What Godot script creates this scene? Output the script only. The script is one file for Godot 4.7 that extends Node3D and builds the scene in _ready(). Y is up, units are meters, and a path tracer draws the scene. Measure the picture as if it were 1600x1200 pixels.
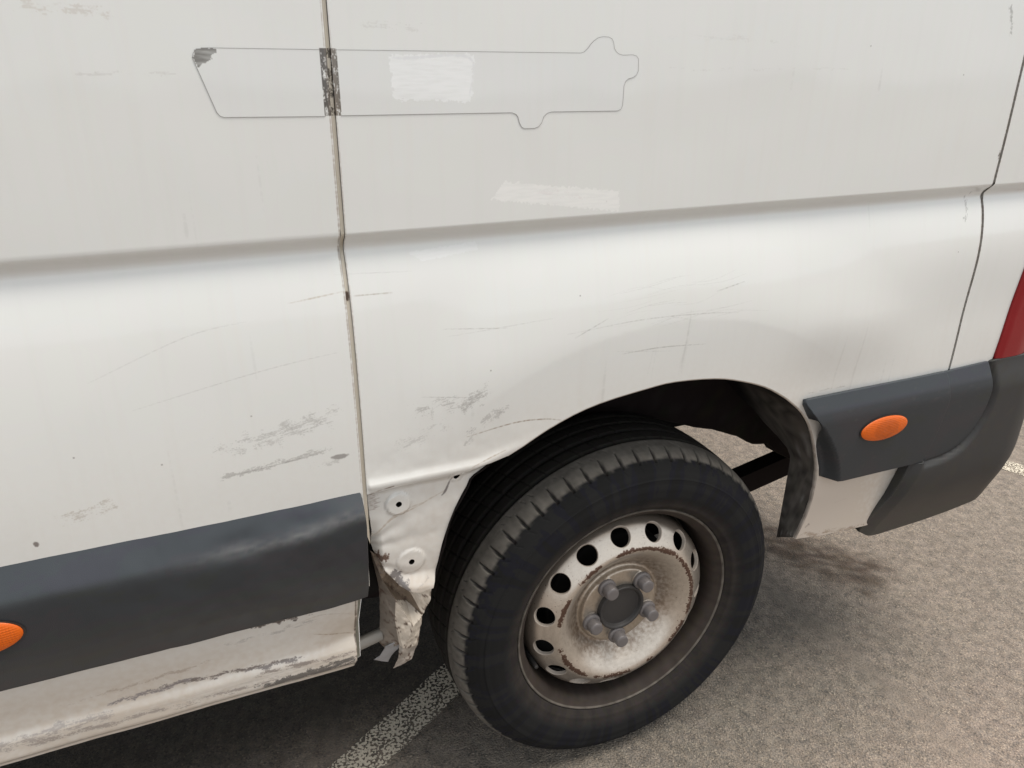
extends Node3D

# ---------------------------------------------------------------- measures (metres; y up, x towards the van's rear, z out of its side)
const HUB := 0.335                 # height of the wheel centre
const TEX_X0 := -1.10
const TEX_Y1 := 1.40
const TEX_W := 2.048
const TEX_H := 1.024
const PX := 1000.0                 # texture pixels per metre

var swage := PackedFloat32Array()  # z of the body side against the distance below its crease
var n_soft: FastNoiseLite
var n_mid: FastNoiseLite
var n_fine: FastNoiseLite
var n_edge: FastNoiseLite

class Surf:
	var v := PackedVector3Array()
	var n := PackedVector3Array()
	var u := PackedVector2Array()
	var c := PackedColorArray()
	var i := PackedInt32Array()
	func vert(p: Vector3, nn: Vector3, uv := Vector2.ZERO, col := Color.WHITE) -> int:
		v.append(p); n.append(nn); u.append(uv); c.append(col)
		return v.size() - 1
	func tri(a: int, b: int, d: int) -> void:
		var g: Vector3 = (v[b] - v[a]).cross(v[d] - v[a])
		if g.dot(n[a] + n[b] + n[d]) > 0.0:
			i.append(a); i.append(d); i.append(b)
		else:
			i.append(a); i.append(b); i.append(d)
	func quad(a: int, b: int, d: int, e: int) -> void:
		tri(a, b, d); tri(a, d, e)
	func flat(a: Vector3, b: Vector3, d: Vector3, e: Vector3, towards: Vector3, col := Color.WHITE) -> void:
		var nn: Vector3 = (b - a).cross(d - a).normalized()
		if nn.dot(towards) < 0.0: nn = -nn
		quad(vert(a, nn, Vector2(0, 0), col), vert(b, nn, Vector2(1, 0), col), vert(d, nn, Vector2(1, 1), col), vert(e, nn, Vector2(0, 1), col))
	func box(lo: Vector3, hi: Vector3, col := Color.WHITE) -> void:
		var p := func(a: int, b: int, d: int) -> Vector3: return Vector3(hi.x if a else lo.x, hi.y if b else lo.y, hi.z if d else lo.z)
		flat(p.call(0, 0, 0), p.call(0, 1, 0), p.call(0, 1, 1), p.call(0, 0, 1), Vector3.LEFT, col)
		flat(p.call(1, 0, 0), p.call(1, 1, 0), p.call(1, 1, 1), p.call(1, 0, 1), Vector3.RIGHT, col)
		flat(p.call(0, 0, 0), p.call(1, 0, 0), p.call(1, 0, 1), p.call(0, 0, 1), Vector3.DOWN, col)
		flat(p.call(0, 1, 0), p.call(1, 1, 0), p.call(1, 1, 1), p.call(0, 1, 1), Vector3.UP, col)
		flat(p.call(0, 0, 0), p.call(1, 0, 0), p.call(1, 1, 0), p.call(0, 1, 0), Vector3.FORWARD, col)
		flat(p.call(0, 0, 1), p.call(1, 0, 1), p.call(1, 1, 1), p.call(0, 1, 1), Vector3.BACK, col)

func _ready() -> void:
	make_camera_and_light()
	make_noise()
	make_materials()
	make_ground()
	make_van()

# ================================================================ camera, sky, sun
func make_camera_and_light() -> void:
	var cam := Camera3D.new()
	cam.name = "camera"
	cam.fov = 53.06
	cam.near = 0.05
	cam.far = 400.0
	add_child(cam)
	cam.transform = Transform3D(Basis(Vector3(0.91798, 0.0113, 0.39646), Vector3(0.14841, 0.91719, -0.36978), Vector3(-0.36781, 0.39829, 0.84029)).orthonormalized(), Vector3(-0.6685, 1.3085, 0.9750))
	cam.current = true
	var sky_m := ProceduralSkyMaterial.new()
	sky_m.sky_top_color = Color(0.87, 0.89, 0.91)
	sky_m.sky_horizon_color = Color(0.90, 0.91, 0.92)
	sky_m.sky_curve = 0.2
	sky_m.ground_bottom_color = Color(0.35, 0.34, 0.32)
	sky_m.ground_horizon_color = Color(0.55, 0.54, 0.52)
	var sky := Sky.new()
	sky.sky_material = sky_m
	var e := Environment.new()
	e.background_mode = Environment.BG_SKY
	e.sky = sky
	e.tonemap_mode = Environment.TONE_MAPPER_LINEAR
	e.tonemap_exposure = 2.28
	e.background_energy_multiplier = 0.62
	e.sdfgi_enabled = true
	e.ssao_enabled = true
	e.ssil_enabled = true
	var we := WorldEnvironment.new()
	we.name = "world_environment"
	we.environment = e
	add_child(we)
	var sun := DirectionalLight3D.new()
	sun.name = "sun"
	sun.light_energy = 0.5
	sun.light_color = Color(1.0, 0.972, 0.935)
	sun.light_angular_distance = 32.0
	sun.shadow_enabled = true
	add_child(sun)
	sun.look_at_from_position(Vector3(2.0, 6.0, 1.0), Vector3.ZERO, Vector3.FORWARD)

# ================================================================ helpers
func noise(kind: int, freq: float, seed_n: int, oct := 4) -> FastNoiseLite:
	var f := FastNoiseLite.new()
	f.noise_type = kind
	f.frequency = freq
	f.seed = seed_n
	f.fractal_octaves = oct
	return f

func make_noise() -> void:
	n_soft = noise(FastNoiseLite.TYPE_SIMPLEX_SMOOTH, 2.2, 11, 3)
	n_mid = noise(FastNoiseLite.TYPE_SIMPLEX_SMOOTH, 22.0, 12, 3)
	n_fine = noise(FastNoiseLite.TYPE_SIMPLEX_SMOOTH, 160.0, 13, 3)
	n_edge = noise(FastNoiseLite.TYPE_SIMPLEX_SMOOTH, 70.0, 14, 3)

func lin(r: float, g: float, b: float) -> Color:
	return Color(r, g, b).linear_to_srgb()

func sst(a: float, b: float, x: float) -> float:
	return smoothstep(a, b, x)

func obj(called: String, surfs: Array, mats: Array, parent: Node) -> MeshInstance3D:
	var am := ArrayMesh.new()
	for k in surfs.size():
		var s: Surf = surfs[k]
		var a := []
		a.resize(Mesh.ARRAY_MAX)
		a[Mesh.ARRAY_VERTEX] = s.v
		a[Mesh.ARRAY_NORMAL] = s.n
		a[Mesh.ARRAY_TEX_UV] = s.u
		a[Mesh.ARRAY_COLOR] = s.c
		a[Mesh.ARRAY_INDEX] = s.i
		am.add_surface_from_arrays(Mesh.PRIMITIVE_TRIANGLES, a)
		am.surface_set_material(k, mats[k])
	var m := MeshInstance3D.new()
	m.name = called
	m.mesh = am
	m.cast_shadow = GeometryInstance3D.SHADOW_CASTING_SETTING_ON
	parent.add_child(m, true)
	return m

func side_uv(p: Vector2) -> Vector2:
	return Vector2((p.x - TEX_X0) / TEX_W, (TEX_Y1 - p.y) / TEX_H)

func map_normal(mf: Callable, p: Vector2, q: Vector3, h := 0.0012) -> Vector3:
	var a: Vector3 = mf.call(p + Vector2(h, 0))
	var b: Vector3 = mf.call(p + Vector2(0, h))
	return (a - q).cross(b - q).normalized()

# A surface over a flat domain: the cells of a grid, cut along an outline and round holes, each point placed by mf. Normals point along d/du x d/dv.
func sheet(s: Surf, outline: PackedVector2Array, cell: float, mf: Callable, holes: Array = [], colf = null, uvf = null) -> void:
	var lo := outline[0]
	var hi := outline[0]
	for p in outline:
		lo = lo.min(p); hi = hi.max(p)
	var nx := int(ceil((hi.x - lo.x) / cell)) + 1
	var ny := int(ceil((hi.y - lo.y) / cell)) + 1
	var edge := PackedByteArray()
	edge.resize(nx * ny)
	for ring in [outline] + holes:
		for k in ring.size():
			var a: Vector2 = ring[k]
			var b: Vector2 = ring[(k + 1) % ring.size()]
			var steps := int(a.distance_to(b) / (cell * 0.2)) + 1
			for t in steps + 1:
				var q: Vector2 = (a.lerp(b, float(t) / steps) - lo) / cell
				for ox in [-0.02, 0.02]:
					for oy in [-0.02, 0.02]:
						var cx := int(floor(q.x + ox))
						var cy := int(floor(q.y + oy))
						if cx >= 0 and cy >= 0 and cx < nx and cy < ny: edge[cx + cy * nx] = 1
	var have := {}
	for cy in ny:
		for cx in nx:
			var c0 := lo + Vector2(cx, cy) * cell
			if edge[cx + cy * nx] == 0:
				var mid := c0 + Vector2(cell, cell) * 0.5
				if not Geometry2D.is_point_in_polygon(mid, outline): continue
				var out := false
				for hl in holes:
					if Geometry2D.is_point_in_polygon(mid, hl): out = true
				if out: continue
				var id := PackedInt32Array()
				for k in 4:
					var gx := cx + (1 if k == 1 or k == 2 else 0)
					var gy := cy + (1 if k >= 2 else 0)
					var key := gx + gy * (nx + 2)
					if not have.has(key):
						have[key] = put(s, lo + Vector2(gx, gy) * cell, mf, colf, uvf)
					id.append(have[key])
				s.quad(id[0], id[1], id[2], id[3])
			else:
				var rect := PackedVector2Array([c0, c0 + Vector2(cell, 0), c0 + Vector2(cell, cell), c0 + Vector2(0, cell)])
				var pieces: Array = Geometry2D.intersect_polygons(rect, outline)
				for hl in holes:
					var rest := []
					for pc in pieces:
						rest.append_array(Geometry2D.clip_polygons(pc, hl))
					pieces = rest
				for pc in pieces:
					var ids := PackedInt32Array()
					for p in pc: ids.append(put(s, p, mf, colf, uvf))
					var tr := Geometry2D.triangulate_polygon(pc)
					for k in range(0, tr.size(), 3):
						s.tri(ids[tr[k]], ids[tr[k + 1]], ids[tr[k + 2]])

func put(s: Surf, p: Vector2, mf: Callable, colf, uvf) -> int:
	var q: Vector3 = mf.call(p)
	var col := Color.WHITE
	if colf != null: col = colf.call(p)
	return s.vert(q, map_normal(mf, p, q), uvf.call(p) if uvf != null else side_uv(p), col)

# The folded edge of a sheet along a path: a small radius, then a flank that goes in by depth. out = +1 when the outside lies to the right of the path.
func hem(s: Surf, path: PackedVector2Array, closed: bool, mf: Callable, depth: float, out := 1.0, rad := 0.0015, colf = null, flare := 0.0) -> void:
	var pts := PackedVector2Array()
	var m := path.size()
	for k in (m if closed else m - 1):
		var a := path[k]
		var b := path[(k + 1) % m]
		var st := int(a.distance_to(b) / 0.012) + 1
		for t in st: pts.append(a.lerp(b, float(t) / st))
	if not closed: pts.append(path[m - 1])
	var cnt := pts.size()
	var prev := PackedInt32Array()
	var first := PackedInt32Array()
	for k in cnt:
		var a := pts[(k - 1 + cnt) % cnt] if closed or k > 0 else pts[0]
		var b := pts[(k + 1) % cnt] if closed or k < cnt - 1 else pts[cnt - 1]
		var d := (b - a).normalized()
		var o := Vector2(d.y, -d.x) * out
		var p0: Vector3 = mf.call(pts[k])
		var nn := map_normal(mf, pts[k], p0)
		var p1: Vector3 = mf.call(pts[k] + o * rad)
		var od := (p1 - p0)
		od = (od - nn * od.dot(nn)).normalized()
		var col := Color.WHITE
		if colf != null: col = colf.call(pts[k])
		var uv := side_uv(pts[k])
		var row := PackedInt32Array()
		row.append(s.vert(p0, nn, uv, col))
		row.append(s.vert(p0 + od * rad * 0.7 - nn * rad * 0.3, (nn + od).normalized(), uv, col))
		row.append(s.vert(p0 + od * rad - nn * rad, od, uv, col))
		row.append(s.vert(p0 + od * (rad + flare) - nn * depth, od, uv, col))
		if prev.size() > 0:
			for j in 3: s.quad(prev[j], row[j], row[j + 1], prev[j + 1])
		else:
			first = row
		prev = row
	if closed:
		for j in 3: s.quad(prev[j], first[j], first[j + 1], prev[j + 1])

# A round shape about the z axis through the origin: rows of (radius, z), turned about; the outside lies to the left of the profile's direction when flip is false.
func lathe(s: Surf, prof: PackedVector2Array, segs: int, flip := false, colf = null, sharp := false) -> void:
	var rows := []
	for k in prof.size():
		var a := prof[max(k - 1, 0)]
		var b := prof[min(k + 1, prof.size() - 1)]
		var d := (b - a).normalized()
		var nn := Vector2(d.y, -d.x) * (-1.0 if flip else 1.0)   # (radial, z)
		var row := PackedInt32Array()
		for t in segs + 1:
			var an := TAU * t / segs
			var col := Color.WHITE
			if colf != null: col = colf.call(prof[k].x, an)
			row.append(s.vert(Vector3(cos(an) * prof[k].x, sin(an) * prof[k].x, prof[k].y), Vector3(cos(an) * nn.x, sin(an) * nn.x, nn.y), Vector2(float(t) / segs, float(k) / prof.size()), col))
		rows.append(row)
	for k in prof.size() - 1:
		for t in segs:
			s.quad(rows[k][t], rows[k][t + 1], rows[k + 1][t + 1], rows[k + 1][t])

func spline(pts: PackedVector2Array, sub: int) -> PackedVector2Array:
	var o := PackedVector2Array()
	for k in pts.size() - 1:
		for t in sub:
			o.append(pts[k].cubic_interpolate(pts[k + 1], pts[max(k - 1, 0)], pts[min(k + 2, pts.size() - 1)], float(t) / sub))
	o.append(pts[pts.size() - 1])
	return o

func ring(c: Vector2, rx: float, ry: float, n: int, turn := 0.0) -> PackedVector2Array:
	var o := PackedVector2Array()
	for k in n:
		o.append(c + Vector2(cos(TAU * k / n) * rx, sin(TAU * k / n) * ry).rotated(turn))
	return o

# ================================================================ materials
var paint: StandardMaterial3D
var paint_plain: StandardMaterial3D
var film_m: StandardMaterial3D
var cut_m: StandardMaterial3D
var trim_m: StandardMaterial3D
var bumper_m: StandardMaterial3D
var dark_m: StandardMaterial3D
var amber_m: StandardMaterial3D
var amber_rim_m: StandardMaterial3D
var red_m: StandardMaterial3D
var rubber_m: StandardMaterial3D
var rim_m: StandardMaterial3D
var barrel_m: StandardMaterial3D
var bolt_m: StandardMaterial3D
var cap_m: StandardMaterial3D
var liner_m: StandardMaterial3D
var torn_m: StandardMaterial3D
var bare_m: StandardMaterial3D
var asphalt_m: StandardMaterial3D
var line_m: StandardMaterial3D

func mat(col: Color, rough: float, spec := 0.5) -> StandardMaterial3D:
	var m := StandardMaterial3D.new()
	m.albedo_color = col
	m.roughness = rough
	m.metallic_specular = spec
	return m

func fine_normal(freq: float, seed_n: int, strength: float, size := 512) -> ImageTexture:
	var f := noise(FastNoiseLite.TYPE_SIMPLEX_SMOOTH, freq, seed_n, 3)
	var im := f.get_seamless_image(size, size)
	im.convert(Image.FORMAT_RGBA8)
	im.bump_map_to_normal_map(strength)
	return ImageTexture.create_from_image(im)

func make_materials() -> void:
	var stain_and_reflection := ImageTexture.create_from_image(side_texture())
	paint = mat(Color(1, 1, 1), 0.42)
	paint.albedo_texture = stain_and_reflection
	paint.texture_repeat = false
	paint.clearcoat_enabled = true
	paint.clearcoat = 0.8
	paint.clearcoat_roughness = 0.06
	paint_plain = mat(lin(0.69, 0.70, 0.69), 0.42)
	paint_plain.clearcoat_enabled = true
	paint_plain.clearcoat = 0.8
	paint_plain.clearcoat_roughness = 0.06
	film_m = paint.duplicate()
	film_m.albedo_color = Color(0.99, 0.992, 0.997)
	film_m.clearcoat_roughness = 0.03
	cut_m = mat(lin(0.24, 0.23, 0.22), 0.8)
	trim_m = mat(Color.WHITE, 0.50, 0.42)
	trim_m.vertex_color_use_as_albedo = true
	trim_m.normal_enabled = true
	trim_m.normal_texture = fine_normal(0.30, 31, 2.5)
	trim_m.normal_scale = 0.16
	trim_m.uv1_triplanar = true
	trim_m.uv1_scale = Vector3(5, 5, 5)
	bumper_m = trim_m.duplicate()
	bumper_m.roughness = 0.55
	dark_m = mat(lin(0.012, 0.011, 0.010), 0.9, 0.2)
	amber_m = mat(lin(0.60, 0.105, 0.003), 0.25, 0.3)
	amber_m.vertex_color_use_as_albedo = true
	amber_m.clearcoat_enabled = true
	amber_m.clearcoat = 0.4
	amber_rim_m = mat(lin(0.03, 0.025, 0.022), 0.5)
	red_m = mat(lin(0.21, 0.010, 0.013), 0.25, 0.25)
	red_m.clearcoat_enabled = true
	red_m.clearcoat = 0.35
	red_m.clearcoat_roughness = 0.03
	rubber_m = mat(Color.WHITE, 0.82, 0.25)
	rubber_m.vertex_color_use_as_albedo = true
	rim_m = mat(Color.WHITE, 0.31, 0.6)
	rim_m.metallic = 0.7
	rim_m.albedo_texture = ImageTexture.create_from_image(rim_texture())
	barrel_m = mat(Color.WHITE, 0.7, 0.3)
	barrel_m.vertex_color_use_as_albedo = true
	bolt_m = mat(lin(0.15, 0.137, 0.135), 0.5)
	bolt_m.metallic = 0.25
	cap_m = mat(lin(0.030, 0.028, 0.027), 0.55)
	liner_m = mat(Color.WHITE, 0.85, 0.3)
	liner_m.vertex_color_use_as_albedo = true
	torn_m = mat(Color.WHITE, 0.5)
	torn_m.vertex_color_use_as_albedo = true
	bare_m = mat(lin(0.34, 0.34, 0.35), 0.5)
	bare_m.metallic = 0.3
	make_asphalt()

# ---------------------------------------------------------------- the paint, its wear and painted-in reflections, 1 mm to the pixel
var tex: Image

func side_texture() -> Image:
	var w := 1024
	var h := 512
	var im := Image.create(w, h, false, Image.FORMAT_RGB8)
	var base := Vector3(0.676, 0.687, 0.670)
	var data := PackedByteArray()
	data.resize(w * h * 3)
	var k := 0
	for j in h:
		var y := TEX_Y1 - (j + 0.5) / 500.0
		for i in w:
			var x := TEX_X0 + (i + 0.5) / 500.0
			var c := base
			var ef := sst(-1.1, -1.0, x) * sst(1.4, 1.34, y)
			var g := n_soft.get_noise_2d(x, y * 1.6) * ef
			c *= 1.0 + 0.02 * g
			# road film: brownish dust that thickens towards the wheel arch and the sill
			var r := Vector2(x, y - HUB).length()
			var dust := 0.30 * sst(0.66, 0.48, r) * sst(0.95, 0.6, y)
			dust += 0.62 * sst(0.62, 0.50, y) * (0.75 + 0.5 * g)
			dust += 0.15 * sst(0.95, 0.72, y)
			if x > 0.28 and y < 0.60: dust += 0.12
			# runs of dirt down the panel
			var run := n_mid.get_noise_2d(x * 2.2, y * 0.10)
			dust += 0.05 * maxf(run, 0.0) * ef
			var mott := n_edge.get_noise_2d(x, y)
			dust *= 1.0 + 0.25 * mott * ef
			c = c.lerp(Vector3(0.47, 0.395, 0.32), clampf(dust, 0.0, 0.8))
			var q := lin(c.x, c.y, c.z)
			data[k] = int(q.r * 255.0 + 0.5); data[k + 1] = int(q.g * 255.0 + 0.5); data[k + 2] = int(q.b * 255.0 + 0.5)
			k += 3
	im.set_data(w, h, false, Image.FORMAT_RGB8, data)
	im.resize(2048, 1024, Image.INTERPOLATE_CUBIC)
	tex = im
	var grey := lin(0.22, 0.21, 0.20)
	var brown := lin(0.20, 0.15, 0.11)
	var black := lin(0.06, 0.052, 0.045)
	# scuffs: patches of grey rub marks that follow a line
	scuff(-0.672, 0.842, -0.515, 0.868, 0.018, 0.50, grey, 1)
	scuff(-0.60, 0.855, -0.51, 0.876, 0.012, 0.45, grey, 2)
	scuff(-0.670, 0.806, -0.523, 0.822, 0.006, 0.62, grey, 3)
	scuff(-0.56, 0.800, -0.515, 0.803, 0.006, 0.40, grey, 4)
	scuff(-0.86, 0.783, -0.785, 0.800, 0.013, 0.42, brown, 5)
	scuff(-0.415, 0.852, -0.306, 0.866, 0.015, 0.55, grey, 6)
	scuff(-0.35, 0.848, -0.30, 0.872, 0.012, 0.60, grey, 7)
	scuff(-0.345, 0.790, -0.283, 0.838, 0.012, 0.50, grey, 8)
	scuff(-0.445, 0.800, -0.36, 0.828, 0.020, 0.38, grey, 9)
	scuff(-0.30, 0.838, -0.27, 0.836, 0.006, 0.5, grey, 10)
	scuff(-0.78, 1.343, -0.70, 1.338, 0.006, 0.75, lin(0.56, 0.54, 0.50), 11)
	scuff(-0.745, 1.281, -0.640, 1.282, 0.003, 0.50, lin(0.44, 0.425, 0.40), 12)
	scuff(-0.46, 1.332, -0.36, 1.330, 0.006, 0.40, lin(0.44, 0.425, 0.40), 13)
	scuff(-0.06, 1.330, 0.20, 1.322, 0.006, 0.30, lin(0.44, 0.425, 0.40), 14)
	scuff(-0.09, 1.287, 0.30, 1.288, 0.003, 0.34, lin(0.44, 0.425, 0.40), 15)
	scuff(0.620, 1.035, 0.627, 1.092, 0.007, 0.55, black, 16)
	scuff(0.605, 1.385, 0.622, 1.34, 0.006, 0.55, black, 17)
	var rng := RandomNumberGenerator.new()
	rng.seed = 4
	for k2 in 22:
		var a := Vector2(rng.randf_range(-0.14, 0.07), rng.randf_range(0.925, 0.995))
		var ln := rng.randf_range(0.03, 0.12)
		scratch([a.x, a.y, a.x + ln * 0.5, a.y + rng.randf_range(-0.002, 0.010), a.x + ln, a.y + rng.randf_range(-0.004, 0.016)], 0.5, grey, rng.randf_range(0.10, 0.38))
	# scratches
	scratch([-0.336, 0.802, -0.262, 0.811, -0.215, 0.808, -0.185, 0.801], 1.6, brown, 0.75)
	scratch([-0.665, 0.807, -0.60, 0.812, -0.54, 0.818], 1.0, grey, 0.7)
	scratch([-0.560, 1.021, -0.488, 1.029], 1.3, lin(0.36, 0.29, 0.22), 0.55)
	scratch([-0.480, 1.022, -0.428, 1.021], 1.2, brown, 0.55)
	scratch([-0.365, 0.966, -0.272, 0.957], 0.8, grey, 0.55)
	scratch([-0.40, 0.875, -0.31, 0.861], 0.8, grey, 0.6)
	scratch([-0.089, 0.894, -0.02, 0.895, 0.064, 0.889], 0.9, grey, 0.75)
	scratch([-0.10, 0.900, 0.0, 0.886], 0.7, grey, 0.35)
	scratch([-0.182, 0.937, -0.06, 0.944, 0.06, 0.940, 0.12, 0.934], 0.9, grey, 0.45)
	scratch([-0.17, 0.930, -0.115, 0.953], 0.9, grey, 0.6)
	scratch([0.075, 0.972, 0.13, 0.982], 0.9, grey, 0.7)
	scratch([-0.79, 0.955, -0.68, 0.995, -0.61, 1.005], 0.7, grey, 0.35)
	scratch([-0.75, 0.915, -0.60, 0.942, -0.505, 0.953], 0.7, grey, 0.40)
	scratch([-0.36, 0.955, -0.20, 0.963], 0.6, grey, 0.35)
	scratch([-0.50, 1.05, -0.40, 1.045], 0.6, grey, 0.30)
	for k2 in 7:
		var rx := rng.randf_range(-0.06, 0.04)
		scratch([rx, rng.randf_range(0.89, 0.96), rx - rng.randf_range(0.004, 0.010), rng.randf_range(0.835, 0.85)], rng.randf_range(1.5, 5.0), lin(0.52, 0.48, 0.42), rng.randf_range(0.006, 0.016))
	# dirt that the rain has drawn down from the crease, the trims and the film
	for k2 in 24:
		var rx := rng.randf_range(-1.05, 0.64)
		var ry := rng.randf_range(0.80, 1.36)
		scratch([rx, ry, rx + rng.randf_range(-0.002, 0.002), ry - rng.randf_range(0.03, 0.16)], rng.randf_range(1.5, 6.0), lin(0.52, 0.50, 0.46), rng.randf_range(0.004, 0.012))
	# a thumb-sized grey rub and chips
	blob(-0.516, 0.8075, 0.012, 0.0034, grey, 0.75)
	blob(-0.879, 0.765, 0.003, 0.0035, lin(0.16, 0.14, 0.13), 0.9)
	for p in [[-0.82, 0.868], [-0.62, 0.885], [-0.16, 0.99], [-0.30, 0.90], [0.53, 1.28], [0.61, 0.985], [-0.73, 0.84], [0.32, 1.32], [-0.12, 1.118]]:
		blob(p[0], p[1], 0.0009, 0.0009, lin(0.22, 0.20, 0.19), 0.7)
	# reflections of bright surroundings, painted in as paler ragged patches
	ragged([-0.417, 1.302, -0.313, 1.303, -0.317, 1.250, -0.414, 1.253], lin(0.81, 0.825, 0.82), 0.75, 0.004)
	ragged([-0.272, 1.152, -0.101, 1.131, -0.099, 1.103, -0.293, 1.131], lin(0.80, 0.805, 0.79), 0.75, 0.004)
	scuff(-0.235, 1.140, -0.135, 1.122, 0.006, 0.55, lin(0.66, 0.62, 0.62), 21)
	ragged([-0.402, 1.068, -0.308, 1.074, -0.306, 1.064, -0.385, 1.056], lin(0.78, 0.79, 0.79), 0.55, 0.002)
	scratch([-0.414, 1.299, -0.40, 1.298, -0.39, 1.299, -0.318, 1.299, -0.320, 1.256], 3.0, lin(0.68, 0.69, 0.70), 0.7)
	# worn-through film where it crossed the door gap, and its bare corner
	streaks(-0.4957, 1.237, -0.4898, 1.307, black, 31)
	streaks(-0.4890, 1.237, -0.4825, 1.307, lin(0.05, 0.045, 0.04), 32, 0.36)
	streaks(-0.4834, 1.237, -0.4772, 1.307, lin(0.13, 0.11, 0.09), 33)
	ragged([-0.6285, 1.298, -0.624, 1.3055, -0.612, 1.307, -0.603, 1.305, -0.610, 1.297, -0.6235, 1.287], lin(0.15, 0.145, 0.13), 0.95, 0.002)
	# the gap's grime and the crushed corner ahead of the wheel
	scratch([-0.4904, 1.40, -0.4904, 0.76], 1.4, brown, 0.55)
	scratch([-0.4826, 1.40, -0.4826, 0.76], 1.2, brown, 0.40)
	scratch([0.6625, 1.40, 0.6625, 0.75], 1.4, brown, 0.55)
	scratch([0.6685, 1.40, 0.6685, 0.75], 1.2, brown, 0.35)
	blob(-0.4865, 1.022, 0.0025, 0.006, lin(0.07, 0.045, 0.03), 0.95)
	scuff(0.658, 1.145, 0.664, 1.17, 0.004, 0.8, black, 41)
	for k2 in 14:
		scratch([-0.480, 0.735 - 0.0022 * k2, -0.466 + 0.004 * sin(k2 * 2.3), 0.738 - 0.0024 * k2], 0.8, lin(0.10, 0.06, 0.045), 0.75)
	scratch([-0.477, 0.655, -0.45, 0.682, -0.41, 0.695, -0.36, 0.715], 2.0, lin(0.40, 0.33, 0.26), 0.55)
	scratch([-0.47, 0.665, -0.44, 0.690, -0.40, 0.70], 3.0, lin(0.46, 0.40, 0.34), 0.45)
	scratch([-0.355, 0.735, -0.365, 0.712, -0.371, 0.705], 3.0, lin(0.17, 0.155, 0.15), 0.9)
	scratch([-0.478, 0.742, -0.45, 0.746, -0.445, 0.747], 2.0, lin(0.18, 0.14, 0.12), 0.7)
	scratch([-0.33, 0.752, -0.30, 0.762, -0.275, 0.769], 1.5, lin(0.30, 0.24, 0.18), 0.7)
	scuff(-0.477, 0.622, -0.455, 0.618, 0.008, 1.1, lin(0.10, 0.06, 0.045), 42)
	scuff(-0.472, 0.605, -0.462, 0.597, 0.006, 0.6, lin(0.13, 0.09, 0.07), 43)
	scuff(-0.452, 0.590, -0.430, 0.556, 0.009, 1.1, lin(0.16, 0.145, 0.14), 44)
	scuff(-0.42, 0.556, -0.395, 0.566, 0.005, 0.5, lin(0.16, 0.145, 0.14), 45)
	# the sill: long dark rubs with the paint gone
	scuff(-0.70, 0.538, -0.56, 0.545, 0.006, 0.6, grey, 50)
	scuff(-0.655, 0.565, -0.575, 0.567, 0.009, 1.05, lin(0.09, 0.075, 0.07), 51)
	scuff(-0.58, 0.566, -0.515, 0.572, 0.003, 0.85, brown, 52)
	scuff(-0.86, 0.487, -0.74, 0.492, 0.0045, 0.92, lin(0.20, 0.18, 0.18), 53)
	scuff(-0.78, 0.492, -0.60, 0.478, 0.004, 0.9, lin(0.13, 0.11, 0.10), 54)
	scuff(-0.66, 0.472, -0.518, 0.462, 0.005, 0.85, lin(0.22, 0.19, 0.17), 55)
	scuff(-0.66, 0.442, -0.520, 0.444, 0.01, 1.15, lin(0.10, 0.095, 0.09), 56)
	scuff(-0.62, 0.447, -0.520, 0.455, 0.005, 1.0, lin(0.12, 0.11, 0.10), 57)
	scuff(-0.99, 0.462, -0.62, 0.452, 0.006, 0.75, lin(0.25, 0.22, 0.20), 58)
	scuff(-0.90, 0.505, -0.72, 0.515, 0.004, 0.7, lin(0.36, 0.30, 0.25), 59)
	scuff(-1.0, 0.47, -0.85, 0.475, 0.010, 0.75, lin(0.30, 0.27, 0.25), 60)
	for k2 in 12:
		scratch([-0.95 + 0.03 * k2, 0.455 + 0.003 * (k2 % 5), -0.78 + 0.026 * k2, 0.458 + 0.003 * (k2 % 4)], 0.8, lin(0.33, 0.30, 0.27), 0.5)
	scratch([-0.5105, 0.575, -0.5125, 0.50, -0.515, 0.43], 2.6, lin(0.11, 0.085, 0.065), 0.85)
	scratch([-0.575, 0.515, -0.54, 0.500, -0.512, 0.487], 2.0, lin(0.30, 0.23, 0.17), 0.6)
	scratch([-0.60, 0.546, -0.56, 0.552, -0.512, 0.535], 0.9, brown, 0.5)
	# behind the wheel: dark specks under the trim, dirt along the bottom edge
	scuff(0.40, 0.560, 0.62, 0.548, 0.008, 0.65, lin(0.22, 0.18, 0.15), 70)
	scuff(0.37, 0.425, 0.56, 0.402, 0.007, 0.75, lin(0.26, 0.20, 0.15), 71)
	scuff(0.44, 0.485, 0.52, 0.49, 0.004, 0.45, lin(0.42, 0.36, 0.30), 72)
	scuff(0.39, 0.440, 0.40, 0.448, 0.004, 0.7, lin(0.13, 0.11, 0.10), 73)
	scuff(0.30, 0.758, 0.40, 0.757, 0.003, 0.45, grey, 74)
	return tex

func blend(i: int, j: int, col: Color, a: float) -> void:
	if i < 0 or j < 0 or i >= 2048 or j >= 1024 or a <= 0.003: return
	var o := tex.get_pixel(i, j)
	tex.set_pixel(i, j, o.lerp(col, minf(a, 1.0)))

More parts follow.
